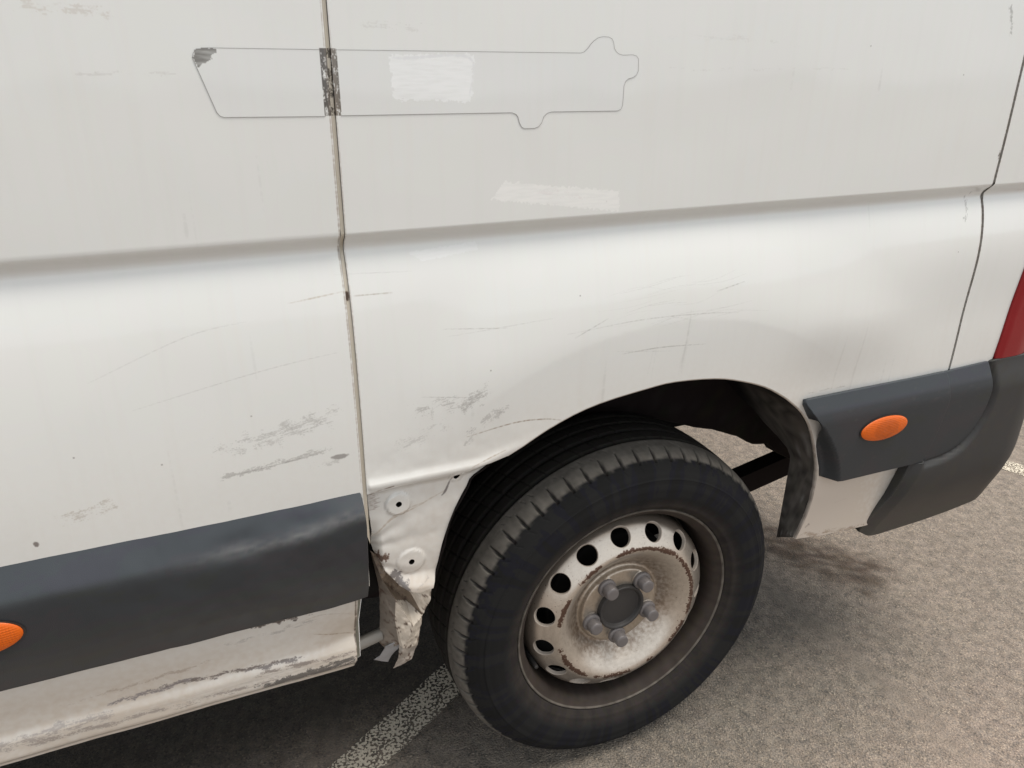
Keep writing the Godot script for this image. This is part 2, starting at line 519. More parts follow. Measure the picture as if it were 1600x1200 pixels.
func scuff(x0: float, y0: float, x1: float, y1: float, half: float, dens: float, col: Color, seed_n: int) -> void:
	var a := Vector2(x0, y0)
	var d := Vector2(x1, y1) - a
	var ln := d.length()
	d /= ln
	var o := Vector2(-d.y, d.x)
	var nf := noise(FastNoiseLite.TYPE_SIMPLEX_SMOOTH, 1.0, 900 + seed_n, 3)
	var lo_x := minf(x0, x1) - half * 2.0
	var hi_x := maxf(x0, x1) + half * 2.0
	var lo_y := minf(y0, y1) - half * 2.0
	var hi_y := maxf(y0, y1) + half * 2.0
	for j in range(int((TEX_Y1 - hi_y) * PX), int((TEX_Y1 - lo_y) * PX) + 1):
		for i in range(int((lo_x - TEX_X0) * PX), int((hi_x - TEX_X0) * PX) + 1):
			var p := Vector2(TEX_X0 + (i + 0.5) / PX, TEX_Y1 - (j + 0.5) / PX) - a
			var t := p.dot(d) / ln
			var wob := nf.get_noise_2d(t * 5.0, 40.0) * half * 0.8
			var s := absf(p.dot(o) - wob) / half
			if t < -0.05 or t > 1.05 or s > 1.0: continue
			var body := sst(-0.05, 0.12, t) * sst(1.05, 0.9, t) * (1.0 - s * s)
			var nn := nf.get_noise_2d(p.dot(d) * 70.0 + 2.0 * nf.get_noise_2d(p.x * 90.0, p.y * 90.0), p.dot(o) * 330.0) * 0.95 + nf.get_noise_2d(p.dot(d) * 26.0 + 9.0, p.dot(o) * 70.0) * 0.9
			var v := nn + body * 0.9 - (1.30 - dens)
			blend(i, j, col, sst(0.0, 0.5, v) * minf(1.0, dens * 0.62 if dens < 0.7 else dens))

func scratch(xy: Array, mm: float, col: Color, alpha: float) -> void:
	var pts := PackedVector2Array()
	for k in range(0, xy.size(), 2): pts.append(Vector2(xy[k], xy[k + 1]))
	pts = spline(pts, 6)
	var total := pts.size() - 1
	for k in total:
		var a := pts[k]
		var b := pts[k + 1]
		var st := int(a.distance_to(b) * PX * 1.5) + 1
		for t in st:
			var f := (k + float(t) / st) / total
			var p := a.lerp(b, float(t) / st)
			var taper := sin(PI * clampf(f * 0.94 + 0.03, 0.0, 1.0))
			var n := n_fine.get_noise_2d(p.x, p.y)
			var w := mm * (0.45 + 0.55 * taper) * (1.0 + 0.5 * n)
			var al := alpha * (0.55 + 0.45 * taper) * clampf(0.85 + 0.9 * n, 0.1, 1.0)
			var ci := (p.x - TEX_X0) * PX - 0.5
			var cj := (TEX_Y1 - p.y) * PX - 0.5
			var r := int(ceil(w * 0.5 + 0.5))
			for dj in range(-r, r + 1):
				for di in range(-r, r + 1):
					var dd := Vector2(floor(ci) + di - ci, floor(cj) + dj - cj).length()
					blend(int(floor(ci)) + di, int(floor(cj)) + dj, col, al * clampf(w * 0.5 + 0.5 - dd, 0.0, 1.0) * 0.6)

func blob(x: float, y: float, rx: float, ry: float, col: Color, alpha: float) -> void:
	for j in range(int((TEX_Y1 - y - ry * 1.5) * PX), int((TEX_Y1 - y + ry * 1.5) * PX) + 2):
		for i in range(int((x - rx * 1.5 - TEX_X0) * PX), int((x + rx * 1.5 - TEX_X0) * PX) + 2):
			var p := Vector2(TEX_X0 + (i + 0.5) / PX - x, TEX_Y1 - (j + 0.5) / PX - y)
			var d := Vector2(p.x / rx, p.y / ry).length() + 0.25 * n_fine.get_noise_2d(p.x + x, p.y + y)
			blend(i, j, col, alpha * sst(1.15, 0.8, d))

func ragged(xy: Array, col: Color, alpha: float, rag: float) -> void:
	var pts := PackedVector2Array()
	var lo := Vector2(9, 9)
	var hi := Vector2(-9, -9)
	for k in range(0, xy.size(), 2):
		pts.append(Vector2(xy[k], xy[k + 1]))
		lo = lo.min(pts[k / 2]); hi = hi.max(pts[k / 2])
	for j in range(int((TEX_Y1 - hi.y - rag) * PX), int((TEX_Y1 - lo.y + rag) * PX) + 2):
		for i in range(int((lo.x - rag - TEX_X0) * PX), int((hi.x + rag - TEX_X0) * PX) + 2):
			var p := Vector2(TEX_X0 + (i + 0.5) / PX, TEX_Y1 - (j + 0.5) / PX)
			var q := p + Vector2(n_edge.get_noise_2d(p.x * 2.0, p.y * 2.0), n_edge.get_noise_2d(p.x * 2.0 + 5.0, p.y * 2.0)) * rag
			if Geometry2D.is_point_in_polygon(q, pts):
				blend(i, j, col, alpha * clampf(0.85 + 0.5 * n_edge.get_noise_2d(p.x * 0.4, p.y * 3.0), 0.3, 1.0))

func streaks(x0: float, y0: float, x1: float, y1: float, col: Color, seed_n: int, dens := 0.62) -> void:
	var nf := noise(FastNoiseLite.TYPE_SIMPLEX_SMOOTH, 1.0, 500 + seed_n, 3)
	for j in range(int((TEX_Y1 - y1) * PX), int((TEX_Y1 - y0) * PX) + 1):
		for i in range(int((x0 - TEX_X0) * PX), int((x1 - TEX_X0) * PX) + 1):
			var x := TEX_X0 + (i + 0.5) / PX
			var y := TEX_Y1 - (j + 0.5) / PX
			var v := nf.get_noise_2d(x * 420.0, y * 55.0) + 0.5 * nf.get_noise_2d(x * 800.0, y * 300.0)
			blend(i, j, col, sst(-0.25, 0.1, v + (dens - 0.5) * 1.6) * 0.92)

func rim_texture() -> Image:
	# u: round the wheel, v: along the pressed disc's profile from hub to barrel
	var w := 1536
	var h := 256
	var im := Image.create(w, h, false, Image.FORMAT_RGB8)
	var nf := noise(FastNoiseLite.TYPE_SIMPLEX_SMOOTH, 1.0, 77, 4)
	for j in h:
		var v := (j + 0.5) / h
		var rr := rim_r(v)
		for i in w:
			var an := TAU * (i + 0.5) / w
			var p := Vector3(cos(an) * 9.0, sin(an) * 9.0, v * 22.0)
			var g := nf.get_noise_3dv(p)
			var g2 := nf.get_noise_3dv(p * 4.0)
			var c := Vector3(0.55, 0.495, 0.43)
			# brake dust lies thick in the bowl and towards the bottom
			var bowl := sst(0.128, 0.098, rr) * sst(0.080, 0.092, rr)
			var low := 0.5 - 0.5 * sin(an)
			c = c.lerp(Vector3(0.21, 0.158, 0.118), clampf(bowl * (0.55 + 0.5 * g) + 0.14 * low + 0.20 * g, 0.0, 0.85))
			c = c.lerp(Vector3(0.30, 0.24, 0.19), sst(0.172, 0.186, rr) * 0.7)
			if rr < 0.086: c = c.lerp(Vector3(0.36, 0.30, 0.23), 0.55 + 0.3 * g)
			c *= 1.0 + 0.10 * g2
			# paint knocked off along the ridge
			var n3 := nf.get_noise_3dv(Vector3(cos(an) * 30.0, sin(an) * 30.0, v * 40.0))
			var where := sst(0.25, 0.7, nf.get_noise_3dv(Vector3(cos(an) * 2.2 + 5.0, sin(an) * 2.2, 3.0)) + 0.62)
			var chip := 1.0 - absf(rr - 0.1440 - 0.004 * g) / 0.0050
			if chip > 0.0 and n3 + chip * 0.75 - 0.35 + (where - 0.80) * 1.5 > 0.0:
				c = Vector3(0.115, 0.070, 0.052)
			if n3 + 0.5 * g2 > 0.66: c = Vector3(0.13, 0.085, 0.065)
			im.set_pixel(i, j, lin(c.x, c.y, c.z))
	return im

# ================================================================ ground
func make_asphalt() -> void:
	var sz := 1024
	var cells := FastNoiseLite.new()
	cells.noise_type = FastNoiseLite.TYPE_CELLULAR
	cells.cellular_return_type = FastNoiseLite.RETURN_CELL_VALUE
	cells.frequency = 0.36
	cells.seed = 5
	cells.fractal_type = FastNoiseLite.FRACTAL_NONE
	var a := cells.get_seamless_image(sz, sz)
	cells.cellular_return_type = FastNoiseLite.RETURN_DISTANCE
	var b := cells.get_seamless_image(sz, sz)
	var f := noise(FastNoiseLite.TYPE_SIMPLEX_SMOOTH, 0.03, 6, 4)
	var c := f.get_seamless_image(sz, sz)
	a.convert(Image.FORMAT_L8); b.convert(Image.FORMAT_L8); c.convert(Image.FORMAT_L8)
	var da := a.get_data()
	var db := b.get_data()
	var dc := c.get_data()
	var out := PackedByteArray()
	out.resize(sz * sz * 3)
	var hgt := PackedByteArray()
	hgt.resize(sz * sz)
	for k in sz * sz:
		var cell := da[k] / 255.0
		var dist := db[k] / 255.0
		var cl := dc[k] / 255.0
		var stone := 1.0 - sst(0.25, 0.85, dist)
		var tone := 0.82 + 0.22 * (cl - 0.5)
		tone += (cell - 0.5) * 0.17 * stone
		if cell > 0.95: tone += 0.24 * stone
		if cell < 0.10: tone -= 0.09
		tone -= 0.09 * (1.0 - stone)
		var r := clampf(tone, 0.15, 1.0)
		var warm := 0.03 * (cell - 0.5)
		out[k * 3] = int(clampf(r + warm, 0, 1) * 255.0)
		out[k * 3 + 1] = int(clampf(r, 0, 1) * 250.0)
		out[k * 3 + 2] = int(clampf(r - warm, 0, 1) * 243.0)
		hgt[k] = int(clampf(stone * (0.45 + 0.55 * cell) * 0.8 + cl * 0.2, 0, 1) * 255.0)
	var im := Image.create_from_data(sz, sz, false, Image.FORMAT_RGB8, out)
	var hm := Image.create_from_data(sz, sz, false, Image.FORMAT_L8, hgt)
	hm.convert(Image.FORMAT_RGBA8)
	hm.bump_map_to_normal_map(2.4)
	asphalt_m = mat(Color.WHITE, 0.80, 0.4)
	asphalt_m.albedo_texture = ImageTexture.create_from_image(im)
	asphalt_m.vertex_color_use_as_albedo = true
	asphalt_m.normal_enabled = true
	asphalt_m.normal_texture = ImageTexture.create_from_image(hm)
	asphalt_m.normal_scale = 0.9
	# worn road paint: only the tops of the stones still carry it
	var lw := 512
	var li := Image.create(lw, lw, false, Image.FORMAT_RGBA8)
	var lf := noise(FastNoiseLite.TYPE_SIMPLEX_SMOOTH, 0.020, 8, 5)
	for j in lw:
		for i in lw:
			var n := lf.get_noise_2d(i, j)
			var e := minf(j, lw - 1 - j) / 34.0
			var al := 1.0 if n + 0.04 + minf(e, 1.0) * 0.25 - 0.25 + 0.35 * lf.get_noise_2d(i * 0.12, j * 0.12) > 0.0 else 0.0
			var g := 0.78 + 0.10 * lf.get_noise_2d(j * 2.0, i * 2.0)
			li.set_pixel(i, j, Color(g * 1.0, g * 0.955, g * 0.87, al))
	line_m = mat(Color.WHITE, 0.75, 0.4)
	line_m.albedo_texture = ImageTexture.create_from_image(li)
	line_m.transparency = BaseMaterial3D.TRANSPARENCY_ALPHA_SCISSOR
	line_m.alpha_scissor_threshold = 0.5

func steps_of(a: float, b: float, fine: float, far_lo: float, far_hi: float) -> PackedFloat32Array:
	var o := PackedFloat32Array()
	var lead := PackedFloat32Array()
	var d := fine
	var p := a
	while p > far_lo:
		d *= 1.25
		p -= d
		lead.append(p)
	lead.reverse()
	o.append_array(lead)
	p = a
	while p < b:
		o.append(p)
		p += fine
	d = fine
	while p < far_hi:
		o.append(p)
		d *= 1.25
		p += d
	o.append(p)
	return o

func ground_y(x: float, z: float) -> float:
	return -0.003 + 0.003 * n_soft.get_noise_2d(x * 0.8, z * 0.8) + 0.0012 * n_mid.get_noise_2d(x * 0.8, z * 0.8)

func ground_col(x: float, z: float) -> Color:
	var g := n_soft.get_noise_2d(x * 0.5, z * 0.5)
	var m := n_mid.get_noise_2d(x * 0.5, z * 0.5)
	var c := Vector3(0.328, 0.288, 0.254) * (1.0 + 0.10 * g + 0.06 * m)
	# pinkish patches out in the open, the lit ground's brightness painted in
	c = c.lerp(Vector3(0.440, 0.366, 0.324), clampf(sst(-0.05, 0.5, z) * (0.4 + 0.8 * g), 0, 1))
	# a muddy trail that the rear wheel left
	var d := Vector2(0.54, 0.84).normalized()
	var q := Vector2(x - 0.985, z + 0.165)
	var along := q.dot(d)
	var across := q.dot(Vector2(-d.y, d.x))
	var f := n_mid.get_noise_2d(across * 3.2, along * 0.30)
	var tr := sst(0.135, 0.03, absf(across - 0.02 + 0.03 * m)) * sst(0.02, -0.09, along + 0.03 * m) * sst(-0.62, -0.3, along)
	c = c.lerp(Vector3(0.080, 0.056, 0.040), clampf(tr * (0.88 + 1.2 * f), 0, 0.95))
	# greyer dirt round the wheel, with part of the van's shade painted in
	c = c.lerp(Vector3(0.235, 0.215, 0.190), clampf(0.75 + 0.7 * m + 0.3 * g, 0, 1) * sst(0.62, 0.15, Vector2(x - 0.45, (z + 0.08) * 1.6).length()))
	c = c.lerp(Vector3(0.25, 0.230, 0.205), 0.8 * sst(0.30, 0.05, absf(z - 0.02)) * sst(0.75, 0.2, absf(x)))
	# shade under the body, painted into the ground colour
	var underbody_shade := sst(-0.10, -0.35, z) * sst(0.55, 0.2, x)
	c = c.lerp(Vector3(0.060, 0.052, 0.043), underbody_shade * 0.9)
	return Color(c.x, c.y, c.z)

func make_ground() -> void:
	var xs := steps_of(-1.4, 2.2, 0.02, -80.0, 80.0)
	var zs := steps_of(-1.4, 0.9, 0.02, -80.0, 80.0)
	var s := Surf.new()
	var nx := xs.size()
	for z in zs:
		for x in xs:
			var y := ground_y(x, z)
			var nn := Vector3(y - ground_y(x + 0.01, z), 0.01, y - ground_y(x, z + 0.01)).normalized()
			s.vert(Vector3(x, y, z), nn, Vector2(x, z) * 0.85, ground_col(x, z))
	for j in zs.size() - 1:
		for i in nx - 1:
			var k := j * nx + i
			s.quad(k, k + 1, k + nx + 1, k + nx)
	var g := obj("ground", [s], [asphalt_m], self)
	g.set_meta("kind", "structure")
	g.set_meta("label", "worn brown grey asphalt of the car park under the van")
	road_line("parking_bay_line", Vector2(-4.84, 2.42), Vector2(0.578, -0.79), 0.088, 3.0, "worn white bay line running under the van ahead of the rear wheel")
	road_line("parking_bay_line", Vector2(1.50, -1.55), Vector2(2.35, 0.95), 0.085, 7.0, "short piece of white bay line on the bright ground beyond the rear bumper")

func road_line(called: String, a: Vector2, b: Vector2, width: float, off: float, label: String) -> void:
	var d := (b - a).normalized()
	var o := Vector2(-d.y, d.x) * width * 0.5
	var ln := a.distance_to(b)
	var n := int(ln / 0.03)
	var s := Surf.new()
	var last := PackedInt32Array()
	for k in n + 1:
		var row := PackedInt32Array()
		for j in 5:
			var p := a + d * ln * k / n + o * (j * 0.5 - 1.0)
			row.append(s.vert(Vector3(p.x, ground_y(p.x, p.y) + 0.0025, p.y), Vector3.UP, Vector2(off + ln * k / n / width * 0.96, j * 0.25 * 0.96 + 0.02)))
		if last.size() > 0:
			for j in 4: s.quad(last[j], row[j], row[j + 1], last[j + 1])
		last = row
	var m := obj(called, [s], [line_m], self)
	m.set_meta("kind", "structure")
	m.set_meta("label", label)

# ================================================================ the van
var arch := PackedVector2Array()

func make_profile() -> void:
	# slope of the side below the crease: turned down hard, then up towards the sky, then nearly upright
	swage.resize(1200)
	var z := 0.0
	for k in 1200:
		var t := k * 0.001
		var sl := 0.0
		if t < 0.002: sl = -1.2 * t / 0.002
		elif t < 0.029: sl = lerpf(-1.2, 0.45, sst(0.006, 0.029, t))
		else: sl = 0.45 * exp(-(t - 0.029) / 0.055) + 0.030 * sst(0.05, 0.12, t) - 0.045 * sst(0.20, 0.38, t)
		z += sl * 0.001
		swage[k] = z

func side_z(x: float, y: float) -> float:
	var z := 0.04
	var t := 1.0995 - y
	if t <= 0.0:
		z -= 0.055 * t * t + 0.004 * -t
	else:
		var f := t * 1000.0
		var k := int(f)
		if k > 1198: k = 1198
		z += lerpf(swage[k], swage[k + 1], clampf(f - k, 0, 1))
		# the lower panel draws in towards the rear
		z -= 0.010 * sst(0.38, 0.68, x) * sst(0.08, 0.26, t)
		z -= 0.009 * sst(0.16, 0.33, x) * sst(0.60, 0.40, x) * sst(0.90, 0.77, y)
		# the swelling round the wheel arch
		if x > -0.9 and x < 0.9:
			var r := Vector2(x, y - HUB).length()
			var fade := sst(0.74, 0.93, y) * sst(-0.482, -0.30, x) * sst(0.66, 0.40, x)
			if r < 0.78: z += 0.009 * sst(0.78, 0.60, r) * fade
			if r < 0.615: z -= 0.055 * maxf(0.0, 0.600 - r) * sst(0.615, 0.590, r) * fade
		# buckled metal above the missing trim
		if x > -0.482 and x < -0.2 and y < 0.84:
			var ed := 0.747 + 0.018 * sst(-0.33, -0.24, x)
			z += 0.0045 * exp(-pow((y - ed - 0.006) / 0.008, 2.0)) * sst(-0.22, -0.33, x)
			z += 0.0010 * n_mid.get_noise_2d(x * 0.6, y * 0.6) * sst(0.84, 0.78, y)
		# sill: a ridge, then the edge turned under
		if y < 0.60 and x < -0.48:
			z -= 0.010 * sst(0.58, 0.50, y)
			z += 0.006 * sst(0.486, 0.472, y)
			z -= 0.016 * sst(0.447, 0.425, y)
			var q := Vector2(x + 0.515, (y - 0.488) * 1.8)
			z -= 0.010 * exp(-q.length_squared() / 0.0014)
			z += 0.0015 * n_mid.get_noise_2d(x * 0.25, y * 0.5)
		elif y < 0.76 and x > 0.2:
			z -= 0.012 * sst(0.76, 0.60, y) + 0.008 * sst(0.56, 0.40, y)
	# no sheet metal is quite flat
	z += 0.0013 * n_soft.get_noise_2d(x * 0.9, y * 0.9)
	# round the rear corner
	if x > 0.84:
		var d := minf(x - 0.84, 0.1295)
		z -= 0.13 - sqrt(0.0169 - d * d)
	return z

func on_side(p: Vector2) -> Vector3:
	return Vector3(p.x, p.y, side_z(p.x, p.y))

func on_jamb(p: Vector2) -> Vector3:
	return Vector3(p.x, p.y, side_z(p.x, p.y) - 0.0035)

func on_film(p: Vector2) -> Vector3:
	return Vector3(p.x, p.y, side_z(p.x, p.y) + 0.0005)

func dome(p: Vector2, c: Vector2, r: float, h: float) -> float:
	return h * sst(r, r * 0.78, p.distance_to(c))

func on_pocket(p: Vector2) -> Vector3:
	var z := side_z(p.x, p.y)
	z -= 0.012 * sst(0.0, 0.016, 0.747 + 0.015 * sst(-0.34, -0.28, p.x) - p.y)
	z += dome(p, Vector2(-0.437, 0.708), 0.0205, 0.0038)
	z += dome(p, Vector2(-0.422, 0.603), 0.024, 0.0030)
	z += dome(p, Vector2(-0.349, 0.736), 0.012, 0.0020)
	# folds that fan out from the torn left edge
	for f in [[-0.478, 0.652, 0.46, 0.0035], [-0.478, 0.64, 0.05, 0.0025], [-0.476, 0.610, -0.50, 0.005]]:
		var d := Vector2.from_angle(f[2])
		var q := p - Vector2(f[0], f[1])
		var al := q.dot(d)
		if al > 0.0: z -= f[3] * exp(-pow(q.dot(Vector2(-d.y, d.x)) / (0.004 + al * 0.10), 2.0)) * exp(-al / 0.07)
	z += 0.0008 * n_mid.get_noise_2d(p.x * 0.6, p.y * 0.6)
	# the lower lip bulges out before it folds under
	z += 0.013 * sst(0.582, 0.556, p.y + (p.x + 0.41) * 0.15) * sst(-0.455, -0.425, p.x)
	z -= 0.022 * sst(-0.462, -0.480, p.x) * sst(0.70, 0.60, p.y)
	return Vector3(p.x, p.y, z)

# crumpled sheet metal: corners of the folds, joined by triangles that are dented once more inside
func crumple(s: Surf, a: Vector3, b: Vector3, c: Vector3, tone: Vector3) -> void:
	var nn := (b - a).cross(c - a).normalized()
	if nn.z < 0.0: nn = -nn
	var steps := 14
	var at := func(q: Vector3) -> Vector3:
		return q + Vector3(0, 0, 0.0035 * n_mid.get_noise_2d(q.x * 1.5, q.y * 1.5) + 0.0011 * n_edge.get_noise_2d(q.x * 1.3, q.y * 1.3))
	var ids := {}
	for i in steps + 1:
		for j in steps + 1 - i:
			var q := a + (b - a) * i / steps + (c - a) * j / steps
			var v0: Vector3 = at.call(q)
			var t1 := (b - a).normalized() * 0.0012
			var t2 := (c - a).normalized() * 0.0012
			var n2 := ((at.call(q + t1) as Vector3) - v0).cross((at.call(q + t2) as Vector3) - v0).normalized()
			if n2.dot(nn) < 0.0: n2 = -n2
			var n := n_mid.get_noise_2d(q.x * 2.0, q.y * 2.0)
			var e := n_edge.get_noise_2d(q.x * 1.5, q.y * 1.5)
			var near := minf(minf(float(i), float(j)), float(steps - i - j)) / steps
			var col := tone * (1.0 + 0.22 * n)
			# paint cracks off along the folds, rust and dirt show there
			if e + 0.5 * n > 0.20 + near * 2.2: col = Vector3(0.12, 0.085, 0.065)
			ids[i * 100 + j] = s.vert(v0, n2, Vector2.ZERO, Color(col.x, col.y, col.z))
	for i in steps:
		for j in steps - i:
			s.tri(ids[i * 100 + j], ids[(i + 1) * 100 + j], ids[i * 100 + j + 1])
			if j < steps - i - 1: s.tri(ids[(i + 1) * 100 + j], ids[(i + 1) * 100 + j + 1], ids[i * 100 + j + 1])

func trim_z(x: float, y: float) -> float:
	var rid := 0.703 + 0.016 * sst(-0.60, -0.50, x) - 0.010 * sst(-0.62, -0.70, x) * sst(-0.80, -0.72, x)
	if x > 0.0: rid = 0.705
	else: rid += 0.004 * n_soft.get_noise_2d(x * 6.0, 3.0)
	var w := 0.0045
	var crest := 0.0765 if x < 0.0 else 0.0685
	var z := crest - ((crest - (0.0525 if x < 0.0 else 0.0550)) / (0.7495 - rid)) * w * log(1.0 + exp(clampf((y - rid) / w, -20.0, 20.0))) - 0.006 * pow(clampf((rid - y) / 0.13, 0.0, 1.2), 1.5)
	z += 0.0013 * n_soft.get_noise_2d(x * 0.9, y * 0.9)
	if x < 0.0:
		z += 0.0030 * n_soft.get_noise_2d(x * 4.5, y * 3.0) * sst(-0.95, -0.7, x) * sst(0.748, 0.725, y)
		z -= 0.006 * exp(-(pow((x + 0.655) / 0.035, 2.0) + pow((y - 0.712) / 0.016, 2.0)))
		z -= 0.004 * exp(-(pow((x + 0.565) / 0.030, 2.0) + pow((y - 0.722) / 0.012, 2.0)))
	return z

func on_trim(p: Vector2) -> Vector3:
	return Vector3(p.x, p.y, trim_z(p.x, p.y))

func on_rear_trim(p: Vector2) -> Vector3:
	# its front end slopes down towards the arch
	var k := clampf((0.75 - p.y) / 0.19, 0.0, 1.0)
	var edge := 0.286 + 0.110 * sin(k * 1.45) / sin(1.45)
	var z := lerpf(trim_z(p.x, p.y), side_z(p.x, p.y) + 0.003, sst(edge + 0.004 + 0.016 * k, edge - 0.002, p.x))
	return Vector3(p.x, p.y, z)

func on_end_trim(p: Vector2) -> Vector3:
	return Vector3(p.x, p.y, trim_z(p.x, p.y) - 0.0035)

func trim_col(p: Vector2) -> Color:
	var n := n_edge.get_noise_2d(p.x * 0.5, p.y * 2.5)
	var m := n_soft.get_noise_2d(p.x * 3.0, p.y * 5.0)
	var c := Vector3(0.031, 0.0335, 0.0365) * (1.0 + 0.08 * m + 0.03 * n)
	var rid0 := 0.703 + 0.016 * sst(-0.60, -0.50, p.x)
	# bluish sky reflection painted into the face turned upwards
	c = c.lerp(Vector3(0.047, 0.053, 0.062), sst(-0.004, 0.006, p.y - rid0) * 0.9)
	# grey rub along the ridge
	if p.x < 0.0:
		var rid := 0.703 + 0.016 * sst(-0.60, -0.50, p.x)
		var rub := exp(-pow((p.y - rid - 0.003) / 0.007, 2.0)) * sst(-0.78, -0.6, p.x)
		c = c.lerp(Vector3(0.11, 0.11, 0.11), clampf(rub * (0.55 + 0.8 * n), 0, 0.8))
		c = c.lerp(Vector3(0.085, 0.075, 0.062), sst(0.66, 0.58, p.y) * 0.3)
	else:
		c = c.lerp(Vector3(0.11, 0.10, 0.09), clampf(0.6 * n - 0.28, 0, 0.5))
	return Color(c.x, c.y, c.z)

# plan of the bumper: along the side, round the corner, across the rear
func plan(s: float) -> Array:
	var xc := 0.872
	var r := 0.125
	if s < xc: return [Vector2(s, 0.055), Vector2(0, 1)]
	var a := (s - xc) / r
	if a < PI / 2: return [Vector2(xc + sin(a) * r, 0.055 - r + cos(a) * r), Vector2(sin(a), cos(a))]
	return [Vector2(xc + r, 0.055 - r - (a - PI / 2) * r), Vector2(1, 0)]

func on_bumper(p: Vector2) -> Vector3:
	var g := plan(p.x)
	var c: Vector2 = g[0]
	var n: Vector2 = g[1]
	var out := 0.012 - 0.040 * pow(sst(0.56, 0.36, p.y), 1.4) - 0.014 * sst(0.69, 0.76, p.y)
	# leading edge rolled in
	var lead := 0.609 + (p.y - 0.558) * 0.31
	out -= 0.012 * sst(lead + 0.026, lead, p.x)
	# groove along the seam with the end trim
	out -= 0.011 * exp(-pow((seam_dist(p)) / 0.007, 2.0))
	c += n * out
	return Vector3(c.x, p.y, c.y)

var seam := PackedVector2Array()
func seam_dist(p: Vector2) -> float:
	if p.x > 0.86: return 1.0
	var best := 1.0
	for k in seam.size() - 1:
		best = minf(best, Geometry2D.get_closest_point_to_segment(p, seam[k], seam[k + 1]).distance_to(p))
	return best

func bumper_col(p: Vector2) -> Color:
	var n := n_edge.get_noise_2d(p.x * 0.5, p.y * 0.5)
	var m := n_soft.get_noise_2d(p.x * 3.0, p.y * 3.0)
	var c := Vector3(0.034, 0.0335, 0.0325) * (1.0 + 0.10 * m + 0.08 * n)
	c = c.lerp(Vector3(0.10, 0.085, 0.07), sst(0.50, 0.40, p.y) * 0.35)
	return Color(c.x, c.y, c.z)

func make_van() -> void:
	make_profile()
	arch = spline(PackedVector2Array([Vector2(-0.392, 0.551), Vector2(-0.381, 0.588), Vector2(-0.373, 0.622), Vector2(-0.353, 0.677), Vector2(-0.333, 0.714), Vector2(-0.322, 0.730), Vector2(-0.272, 0.758), Vector2(-0.188, 0.798), Vector2(-0.121, 0.818), Vector2(-0.036, 0.829), Vector2(0.016, 0.832), Vector2(0.094, 0.825), Vector2(0.151, 0.811), Vector2(0.202, 0.792), Vector2(0.248, 0.766), Vector2(0.276, 0.746), Vector2(0.309, 0.718), Vector2(0.340, 0.679), Vector2(0.366, 0.630), Vector2(0.384, 0.578), Vector2(0.388, 0.539), Vector2(0.389, 0.496), Vector2(0.384, 0.457), Vector2(0.373, 0.418)]), 3)
	var van := Node3D.new()
	van.name = "damaged_van"
	add_child(van)
	van.set_meta("label", "scraped white panel van with dark grey trims and a crushed sill beside its rear wheel")
	van.set_meta("category", "van")
	make_hull(van)
	make_door(van)
	make_quarter(van)
	make_crushed(van)
	make_trims(van)
	make_bumper(van)
	make_arch_inside(van)
	make_wheel(van)

func make_hull(van: Node3D) -> void:
	# what closes the van round and behind what the photograph shows
	var s := Surf.new()
	s.box(Vector3(-3.0, 0.57, -1.93), Vector3(0.97, 0.61, -0.24))
	s.box(Vector3(-3.0, 0.47, -0.24), Vector3(-0.56, 0.57, 0.005))
	s.box(Vector3(0.68, 0.47, -0.24), Vector3(0.92, 0.57, -0.06))
	obj("floor_pan", [s], [dark_m], van)
	s = Surf.new()
	var inner := PackedVector2Array([Vector2(-3.0, 2.1), Vector2(-3.0, 0.52), Vector2(-0.5, 0.52)])
	for p in arch: inner.append(Vector2(p.x * 1.01, HUB + (p.y - HUB) * 1.012))
	inner.append_array(PackedVector2Array([Vector2(0.66, 0.42), Vector2(0.86, 0.5), Vector2(0.86, 2.1)]))
	sheet(s, inner, 0.06, func(p: Vector2) -> Vector3: return Vector3(p.x, p.y, 0.0 - 0.055 * pow(maxf(p.y - 1.1, 0.0), 2.0)))
	obj("light_stop_panel", [s], [dark_m], van)  # dark sheet added behind the panels to stop light leaking through
	s = Surf.new()
	var last := PackedInt32Array()
	for k in 25:
		var a := PI * k / 24.0
		var cz := -0.945
		var zz := cz + 0.93 * signf(cos(a)) * pow(absf(cos(a)), 0.35)
		var yy := 2.06 + 0.16 * pow(sin(a), 0.5)
		var nn := Vector3(0, 0.25 + sin(a), cos(a)).normalized()
		var row := PackedInt32Array([s.vert(Vector3(-3.0, yy, zz), nn), s.vert(Vector3(0.975, yy, zz), nn)])
		if last.size() > 0: s.quad(last[0], last[1], row[1], row[0])
		last = row
	obj("roof", [s], [paint_plain], van)
	s = Surf.new()
	s.box(Vector3(-3.0, 0.42, -1.97), Vector3(0.92, 2.09, -1.94))
	obj("far_side", [s], [paint_plain], van)
	s = Surf.new()
	s.box(Vector3(0.955, 0.56, -1.82), Vector3(0.985, 2.12, -0.09))
	obj("rear_door", [s], [paint_plain], van)
	s = Surf.new()
	s.box(Vector3(-3.03, 0.45, -1.93), Vector3(-3.0, 2.15, 0.0))
	obj("bulkhead", [s], [paint_plain], van)

